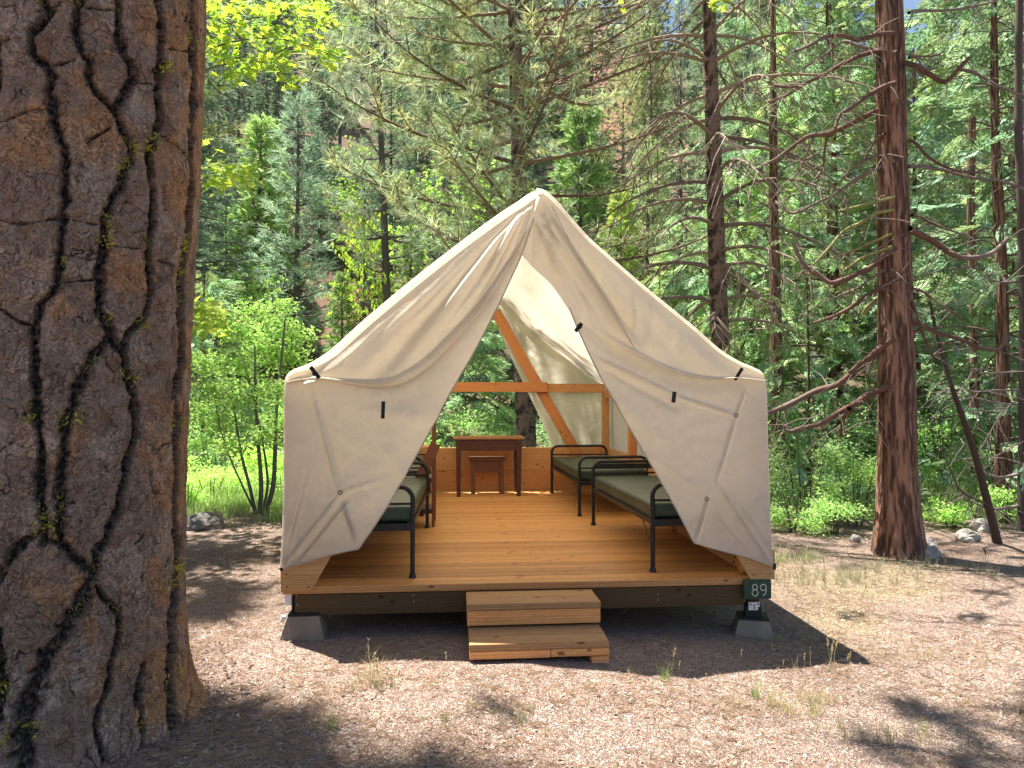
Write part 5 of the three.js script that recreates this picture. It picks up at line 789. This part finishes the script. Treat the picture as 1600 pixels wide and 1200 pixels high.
function scatter(name, label, geo, mat, list) { // [x, z, size, colour, sink, tilt]
  const im = new THREE.InstancedMesh(geo, mat, list.length), m = new THREE.Matrix4(), q = new THREE.Quaternion(), e = new THREE.Euler(), r = rnd(list.length + 5), c = new THREE.Color();
  list.forEach(([x, z, s, col, dy = 0, tilt = 0.15], k) => { q.setFromEuler(e.set((r() - 0.5) * 2 * tilt, r() * TAU, (r() - 0.5) * 2 * tilt)); m.compose(V(x, H(x, z) + dy, z), q, V(s, s, s)); im.setMatrixAt(k, m); im.setColorAt(k, c.setRGB(...col)); });
  im.name = name; im.userData.kind = 'stuff'; im.userData.label = label; im.castShadow = im.receiveShadow = true; scene.add(im); return im;
}
const inRect = (x, z) => Math.abs(x) < 1.75 && z < 0.05 && z > -4.95, inSteps = (x, z) => x > -0.55 && x < 0.62 && z < 0.7 && z > -0.1, inTrunk = (x, z) => Math.hypot(x - TRUNK.x, z - TRUNK.z) < 0.72;
{
  const r = rnd(500), list = [], dry = [], bits = [], need = [], stalk = [];
  for (let k = 0; k < 9500; k++) { const d = 8.6 + 9 * r(), px = r() < 0.5 ? 40 + 450 * r() : 490 + 1160 * r(), q = atDepth(px, 628, d); if (inRect(q.x, q.z)) continue; const n = fbm(q.x * 0.6, q.z * 0.6, 3, 3), v = 0.8 + 0.5 * r(), lush = px < 500 ? 1 : 0.85; if (d < 9.3 && n < 0.05) continue; list.push([q.x, q.z, (0.3 + 0.5 * r()) * (d < 10 ? 0.7 : 1), [0.32 * v * lush, 0.47 * v * lush, 0.12 * v]]); }
  scatter('grass', 'bright green meadow grass behind the camp', tuftGrass(1, 14, 0.5, 0.008, 0.12), M.leaf, list);
  const put = (px, py, n, sx, sz, s, col) => { const c = onY(px, py, 0); for (let k = 0; k < n; k++) { const x = c.x + (r() + r() - 1) * sx, z = c.z + (r() + r() - 1) * sz, v = 0.7 + 0.6 * r(); if (!inRect(x, z) && !inSteps(x, z)) dry.push([x, z, s * (0.6 + 0.7 * r()), col.map((u) => u * v)]); } };
  const straw = [0.5, 0.42, 0.22], olive = [0.26, 0.27, 0.1], grn = [0.26, 0.34, 0.09];
  put(575, 1082, 8, 0.08, 0.05, 0.7, straw); put(590, 1090, 12, 0.25, 0.06, 0.32, olive); put(800, 1130, 18, 0.34, 0.12, 0.3, olive); put(700, 1140, 8, 0.25, 0.1, 0.28, olive); put(820, 1140, 5, 0.12, 0.06, 0.3, grn); put(520, 1150, 6, 0.05, 0.03, 0.4, grn); put(1178, 1090, 7, 0.05, 0.03, 0.5, grn); put(1160, 1110, 20, 0.35, 0.1, 0.35, straw); put(1040, 1068, 7, 0.06, 0.03, 0.35, grn);
  put(1300, 1090, 24, 0.5, 0.12, 0.4, straw); put(1250, 1110, 12, 0.2, 0.08, 0.45, [0.42, 0.4, 0.14]); put(1380, 1140, 26, 0.4, 0.12, 0.4, olive); put(1480, 1015, 12, 0.3, 0.1, 0.4, straw); put(1270, 890, 60, 0.9, 0.3, 0.6, [0.3, 0.28, 0.16]); put(1340, 900, 40, 0.7, 0.2, 0.6, [0.34, 0.32, 0.2]); put(1480, 880, 60, 1.4, 0.5, 0.6, [0.3, 0.29, 0.17]); put(1240, 868, 40, 0.4, 0.2, 0.7, [0.3, 0.34, 0.14]); put(370, 812, 80, 0.9, 0.3, 0.7, [0.4, 0.42, 0.2]); put(460, 818, 30, 0.4, 0.2, 0.6, [0.42, 0.38, 0.24]); put(340, 825, 40, 0.7, 0.25, 0.5, [0.36, 0.33, 0.2]); put(910, 980, 14, 0.5, 0.2, 0.3, straw);
  for (let k = 0; k < 900; k++) { const px = 950 + 640 * r(), py = 870 + 320 * r() * r() + 40, q = onY(px, py, 0); if (inRect(q.x, q.z) || inSteps(q.x, q.z)) continue; const f = fbm(q.x * 0.45 + 3, q.z * 0.45, 8, 3); if (f + (r() - 0.5) * 0.25 < 0.0) continue; const v = 0.7 + 0.7 * r(); dry.push([q.x, q.z, 0.14 + 0.2 * r(), [0.5 * v, 0.42 * v, 0.23 * v]]); }
  scatter('dry_grass', 'dry straw coloured grass tufts on the open ground', tuftGrass(2, 11, 0.24, 0.0022, 0.05), M.leaf, dry);
  // single stalks with seed heads in front of the shadow
  const sg = (() => { const a = new Acc(), q = rnd(6); tube(a, [V(0, 0, 0), V(0.012, 0.1, 0), V(0.004, 0.2, 0.008)], [0.0016, 0.0014, 0.001], 4, [1, 0.95, 0.8]); const b = new Acc(); b.p = a.build().toNonIndexed().attributes.position.array.slice ? [...a.build().toNonIndexed().attributes.position.array] : []; b.c = Array(b.p.length).fill(0.9); for (let k = 0; k < 22; k++) { const y = 0.15 + 0.07 * q(), p = V(0.006, y, 0.005), d = V(q() - 0.5, 0.7, q() - 0.5).normalize(); b.tri(p.clone().add(V(-0.003, 0, 0)), p.clone().add(V(0.003, 0, 0)), p.clone().addScaledVector(d, 0.022), [1, 0.92, 0.7]); } return b.build(); })();
  for (const [px, py, s] of [[1046, 1050, 0.8], [1090, 1045, 0.5], [1157, 1036, 0.55], [1222, 1040, 0.35], [1246, 1036, 0.4], [1255, 1035, 0.5], [1268, 1034, 0.6], [1292, 1032, 0.8], [1300, 1031, 1], [1304, 1031, 0.9], [1318, 1031, 0.55], [1326, 1031, 0.6], [1296, 1032, 0.7], [1058, 1052, 0.45], [585, 1080, 0.9], [578, 1083, 1.1], [1000, 1045, 0.4], [592, 1085, 0.7], [1225, 905, 1.2], [1245, 915, 1], [1290, 905, 1.2], [1350, 912, 1], [1210, 925, 0.7], [700, 1060, 0.5], [790, 1120, 0.5], [860, 1110, 0.5], [1110, 1080, 0.5], [1310, 1080, 0.9], [1320, 1075, 0.9]]) { const q = onY(px, py, 0.03); stalk.push([q.x, q.z, s, [0.66, 0.58, 0.38], 0, 0.3]); }
  scatter('dry_stalks', 'thin pale dry stalks at the edge of the tent shadow', sg, M.leaf, stalk);
  // litter pieces
  const chip = (() => { const a = new Acc(); const p = [V(-1, 0.1, -0.3), V(0, 0, -0.5), V(1, 0.25, 0), V(0, 0.05, 0.5), V(-1, 0.15, 0.25)], c = [1, 1, 1], m = V(0, 0.12, 0); for (let k = 0; k < 5; k++) a.tri(m, p[(k + 1) % 5], p[k], c); return a.build(); })(), ndl = (() => { const a = new Acc(), q = rnd(9); for (let k = 0; k < 3; k++) { const d = V(1, 0.03 + 0.08 * q(), (k - 1) * 0.16), e = V(0, 0, 0.012); a.tri(V(0, 0.01, 0).sub(e), V(0, 0.01, 0).add(e), d, [1, 1, 1]); a.tri(V(0, 0.012, 0), V(0, 0.04, 0), d, [1, 1, 1]); } return a.build(); })();
  const tones = [[0.42, 0.32, 0.27], [0.38, 0.275, 0.23], [0.48, 0.385, 0.335], [0.3, 0.2, 0.155], [0.23, 0.165, 0.135], [0.55, 0.47, 0.42], [0.42, 0.31, 0.255], [0.46, 0.37, 0.27], [0.34, 0.25, 0.21]];
  for (let k = 0; k < 95000; k++) { const d = 2.75 + 6.2 * Math.pow(r(), 1.5), lat = (r() * 2 - 1) * 0.82 * d, q = EYE.clone().addScaledVector(LEVEL, d).addScaledVector(RIGHT, lat); if (inTrunk(q.x, q.z) || inSteps(q.x, q.z) || (inRect(q.x, q.z) && r() < 0.6)) continue; const drift = fbm(q.x * 1.1, q.z * 1.1, 61, 4); if (r() > 0.55 + drift * 2.2) continue; const v = 0.7 + 0.5 * r(), t = tones[Math.floor(r() * tones.length)].map((u) => u * v); if (r() < 0.7) bits.push([q.x, q.z, 0.003 + 0.014 * Math.pow(r(), 5) + 0.003 * r(), t, 0.002, 0.5]); else need.push([q.x, q.z, 0.05 + 0.07 * r(), [0.46 * v, 0.33 * v, 0.22 * v], 0.003, 0.18]); }
  scatter('leaf_litter', 'fallen leaf bits and bark chips on the ground', chip, M.leaf, bits); scatter('pine_needles', 'fallen brown pine needles on the ground', ndl, M.leaf, need);
  // fallen twigs
  const tw = (() => { const a = new Acc(), q = rnd(19); tube(a, [V(-0.5, 0.02, 0), V(-0.15, 0.03, 0.06), V(0.2, 0.02, -0.02), V(0.5, 0.04, 0.05)], [0.02, 0.018, 0.014, 0.006], 5, [1, 1, 1]); tube(a, [V(-0.15, 0.03, 0.06), V(0.02, 0.05, 0.2), V(0.12, 0.03, 0.3)], [0.012, 0.009, 0.004], 4, [0.9, 0.9, 0.9]); return a.build(); })(), twl = [];
  for (let k = 0; k < 150; k++) { const d = 2.8 + 5.5 * r(), lat = (r() * 2 - 1) * 0.8 * d, q = EYE.clone().addScaledVector(LEVEL, d).addScaledVector(RIGHT, lat); if (inTrunk(q.x, q.z) || inSteps(q.x, q.z) || inRect(q.x, q.z)) continue; const v = 0.6 + 0.8 * r(); twl.push([q.x, q.z, 0.06 + 0.16 * r() * r(), [0.26 * v, 0.19 * v, 0.15 * v], 0.002, 0.06]); }
  scatter('fallen_twigs', 'small fallen twigs on the ground', tw, M.limb, twl);
  // bark heap at the foot of the big trunk
  const heap = []; for (let k = 0; k < 2600; k++) { const a = r() * TAU, d = 0.62 + 0.5 * r() * r(), x = TRUNK.x + Math.cos(a) * d, z = TRUNK.z + Math.sin(a) * d; const v = 0.5 + 0.7 * r(); heap.push([x, z, 0.007 + 0.018 * r() * r(), [0.3 * v, 0.21 * v, 0.16 * v], 0.008 * r(), 0.8]); } scatter('bark_litter', 'dark shed bark flakes round the foot of the big trunk', chip, M.leaf, heap);
}
{ // stones
  const stone = (label, px, py, depth, w, h, seed) => { const q = atDepth(px, py, depth), t = thing('boulder', label, 'rock', [q.x, H(q.x, q.z), q.z]), s = w / FPX * depth / 2, g = new THREE.IcosahedronGeometry(1, 4), p = g.attributes.position, k = h / w * 2; for (let i = 0; i < p.count; i++) { const d = V().fromBufferAttribute(p, i), m = 1 + 0.5 * fbm(d.x * 1.3 + seed, d.y * 1.3, d.z * 1.3, 4); p.setXYZ(i, d.x * s * m, d.y * s * m * k * 0.7 + s * k * 0.25, d.z * s * m * 0.8); } g.computeVertexNormals(); part('stone', g, label.includes('flat boulder') ? M.darkRock : M.rock, t); };
  M.darkRock = M.rock.clone(); M.darkRock.color.setRGB(0.42, 0.42, 0.44);
  stone('grey flat boulder beside the big foreground trunk', 318, 834, 8.2, 62, 26, 1); stone('low boulder right of the red cedar base', 1452, 862, 7.25, 34, 18, 2); stone('pale stone behind the dark boulder', 1445, 848, 7.7, 34, 16, 3); stone('white grey stone near the leaning trunk', 1512, 848, 8, 34, 20, 4); stone('small pale stone left of the red cedar base', 1336, 848, 8, 16, 12, 5); stone('pale stone in the grass right of the red cedar', 1475, 815, 9.2, 26, 12, 6); stone('grey stone under the leaning trunk', 1538, 835, 8.6, 40, 22, 7);
}
// ---------------------------------------------------------------- oak boughs with lobed leaves
const oakLeaves = [0, 1, 2].map((n) => { const r = rnd(600 + n), a = new Acc(), c = [1, 1, 1], out = [[0, 0], [0.1, 0.08], [0.34, 0.12], [0.2, 0.28], [0.5, 0.4], [0.26, 0.5], [0.46, 0.74], [0.18, 0.74], [0.1, 1]], L = [...out, ...out.slice(1, -1).reverse().map(([x, y]) => [-x, y])].map(([x, y]) => V(x * (0.85 + 0.3 * r()), y, 0.28 * Math.abs(x) + (r() - 0.5) * 0.1 - 0.14 * y * y)), m = V(0, 0.45, -0.03); for (let k = 0; k < L.length; k++) a.tri(m, L[k], L[(k + 1) % L.length], c); return a.build(); });
{
  const t = thing('oak_tree', 'yellow green oak behind the big foreground trunk, boughs reaching right', 'tree', atDepth(190, 840, 8).setY(0).toArray()), r = rnd(808), D = 8;
  const mats = [[0.4, 0.56, 0.045], [0.32, 0.5, 0.04], [0.46, 0.6, 0.06], [0.25, 0.42, 0.045], [0.52, 0.6, 0.07]].map((c) => new THREE.MeshPhysicalMaterial({ color: lin(...c), vertexColors: true, roughness: 0.9, specularIntensity: 0.8, transmission: 0.55, thickness: 0, side: THREE.DoubleSide }));
  const a = new Acc(), P = (x, y, d = D) => atDepth(x, y, d).sub(t.position); tube(a, spline([V(0, -0.2, 0), P(180, 500), P(200, 200), P(190, -200)], 20), (s) => 0.13 * (1 - 0.6 * s), 9, [0.12, 0.1, 0.085]);
  for (const p of [[[195, 100], [320, 48], [420, 25], [500, 30]], [[195, 160], [330, 75], [430, 60], [530, 90]], [[195, 200], [320, 110], [400, 95], [455, 115]], [[195, 380], [310, 290], [350, 270], [390, 280]], [[190, 620], [300, 520], [325, 490], [350, 495]], [[198, 20], [340, -10], [460, -20]]]) tube(a, spline(p.map(([x, y], k) => P(x, y, D - 0.1 * k)), 12), (s) => 0.02 * (1 - 0.8 * s), 5, [0.14, 0.12, 0.1]);
  part('trunk', a.build(), M.limb, t);
  const more = new Acc(); let n = 0;
  const leaf = (px, py, depth, s, parent, org) => { const p = atDepth(px, py, depth).sub(org), q = new THREE.Quaternion().setFromUnitVectors(V(0, 0, 1), V((r() - 0.5) * 1.3, 0.7, (r() - 0.5) * 1.3 + 0.25).normalize()), q2 = new THREE.Quaternion().setFromAxisAngle(V(0, 0, 1), r() * TAU); q.multiply(q2); const m = new THREE.Mesh(oakLeaves[Math.floor(r() * 3)], mats[Math.floor(r() * 5)]); m.name = 'leaf'; m.position.copy(p); m.quaternion.copy(q); m.scale.setScalar(s); m.castShadow = m.receiveShadow = true; return m; };
  const clumps = [[340, 20, 26], [375, 10, 26], [410, 25, 26], [440, 5, 22], [470, 15, 26], [500, 15, 20], [515, 35, 14], [350, 50, 22], [395, 55, 24], [430, 55, 26], [465, 60, 22], [500, 80, 20], [525, 92, 12], [340, 85, 20], [375, 105, 22], [400, 95, 20], [435, 100, 24], [455, 120, 14], [330, 70, 16], [365, 120, 14], [340, 262, 24], [365, 268, 22], [385, 278, 18], [335, 285, 16], [318, 480, 20], [335, 492, 20], [345, 512, 14], [320, 510, 18], [322, 228, 3]];
  for (const [x, y, k] of clumps) for (let i = 0; i < k * 1.7; i++) { const m = leaf(x + (r() + r() - 1) * 26, y + (r() + r() - 1) * 22, D + (r() - 0.5) * 1.4, 0.085 + 0.055 * r(), t, t.position); if (n++ % 3 === 0 && n < 890) t.add(m); else { m.updateMatrix(); const gp = m.geometry.clone().applyMatrix4(m.matrix).attributes.position, c = m.material.color; for (let j = 0; j < gp.count; j += 3) more.tri(V().fromBufferAttribute(gp, j), V().fromBufferAttribute(gp, j + 1), V().fromBufferAttribute(gp, j + 2), [c.r, c.g, c.b]); } }
  for (const [x, y, q] of [[230, 60, 60], [170, 20, 70], [120, 90, 60], [210, 180, 60], [150, 220, 60], [90, 160, 60], [240, 270, 40], [130, 320, 40], [190, 400, 30], [60, 40, 60], [190, -80, 80], [110, -60, 70], [250, -40, 60]]) for (let i = 0; i < q; i++) { const m = leaf(x + (r() + r() - 1) * 50, y + (r() + r() - 1) * 50, D + (r() - 0.5) * 3, 0.085 + 0.055 * r(), t, t.position); m.updateMatrix(); const gp = m.geometry.clone().applyMatrix4(m.matrix).attributes.position, c = m.material.color; for (let j = 0; j < gp.count; j += 3) more.tri(V().fromBufferAttribute(gp, j), V().fromBufferAttribute(gp, j + 1), V().fromBufferAttribute(gp, j + 2), [c.r, c.g, c.b]); }
  stuff(part('leaves', more.build(), leafMat(1, 1, 1, 0.55), t));
  // a second bough that hangs in from above
  const b0 = atDepth(1118, -140, 6.5), u = thing('oak_bough', 'yellow oak twigs hanging in from above the photo', 'bough', b0.toArray()), ua = new Acc(), B = (x, y, d = 6.5) => atDepth(x, y, d).sub(b0);
  for (const p of [[[1500, -260], [1300, -200], [1118, -140]], [[1200, -170], [1140, -60], [1122, 2]], [[1118, -140], [1040, -90], [985, -8]]]) tube(ua, spline(p.map(([x, y]) => B(x, y)), 10), (s) => 0.014 * (1 - 0.75 * s) + 0.002, 5, [0.14, 0.12, 0.1]);
  part('twig', ua.build(), M.limb, u);
  for (const [x, y, k] of [[1122, 6, 20], [1125, -20, 16], [983, -4, 14], [968, 2, 6], [1110, -5, 8]]) for (let i = 0; i < k; i++) u.add(leaf(x + (r() - 0.5) * 26, y + (r() - 0.5) * 20, 6.5 + (r() - 0.5) * 0.3, 0.05 + 0.035 * r(), u, b0));
}
// ---------------------------------------------------------------- crowns overhead, outside the frame: they shade ground and trunk
{
  // where a tuft's shadow falls: branches grow only where the photograph shows their shade, and the camp stands in the open
  const falls = (p) => {
    const a = p.clone().addScaledVector(SUN, -(p.y - 1.4) / SUN.y); if (Math.abs(a.x) < 2.4 && a.z > -5.2 && a.z < 0.7) return false;
    const g = p.clone().addScaledVector(SUN, -p.y / SUN.y), v = g.clone().sub(EYE), d = v.dot(FWD); if (d < 0.5) return true;
    const px = 800 + FPX * v.dot(RIGHT) / d, py = 600 - FPX * v.dot(UPV) / d, n = fbm(g.x * 1.5, g.z * 1.5, 50, 3);
    if (px < -60 || px > 1680 || py > 1300) return true;
    if (py > 1040 && px < 620) return n > lerp(-0.2, 0.24, smoothstep(px - (py - 1040) * 0.9, 310, 540)); if (py > 1085 && px < 1000) return n > 0.07;
    if (py > 1050 && px > 1300) return n > lerp(0.14, -0.25, smoothstep(px, 1300, 1540)); if (px < 455 && py > 815 && py < 1010) return n > -0.02;
    return py < 815;
  };
  const crownOf = (holder, x, z, o) => {
    const g = grow(o), ok = (p) => falls(p); for (const b of g.branches) for (const p of b.pts) p.add(V(x, 0, z)); for (const t of g.tufts) t.p.add(V(x, 0, z));
    g.tufts = g.tufts.filter((t) => ok(t.p)); g.branches = g.branches.filter((b) => ok(b.pts[b.pts.length - 1]) && ok(b.pts[b.pts.length >> 1])); tuftCrown('crown', g, needleTuft, o, holder); limbs(g, holder, [0.12, 0.085, 0.065]); return g;
  };
  crownOf(globalThis.bigPine, TRUNK.x, TRUNK.z, { seed: 71, H: 29, r0: 0.3, lean: [0, 0], wobble: 0, cb: 0.2, gap: 0.5, per: 5, len: 3.8, el: [-0.05, 0.6], up: 0.2, skip: 0.1, twig: 0.3, ts: 0.3, tl: 0.36, size: 0.3, c: [0.12, 0.17, 0.07] });
  const q = V(-6.6, 0, -3.9), t = thing('pine_tree', 'tall pine hidden by the big foreground trunk on the left', 'tree', [0, 0, 0]), o = { seed: 83, H: 24, r0: 0.26, lean: [0, 0], wobble: 0, cb: 0.22, gap: 0.55, per: 5, len: 3.6, el: [-0.05, 0.6], up: 0.2, skip: 0.1, twig: 0.32, ts: 0.32, tl: 0.36, size: 0.3, c: [0.12, 0.17, 0.07] };
  const g = crownOf(t, q.x, q.z, o), a = new Acc(), pts = trunkPts(g, 24, 30).map((p) => p.add(q)); tube(a, pts, pts.map((p) => g.rad(p.y)), 20, undefined, (an, l) => 0.01 * fbm(Math.cos(an) * 5, Math.sin(an) * 5, l, 3), 0.5); part('trunk', a.build(), M.pineBark, t);
}
renderer.render(scene, camera);
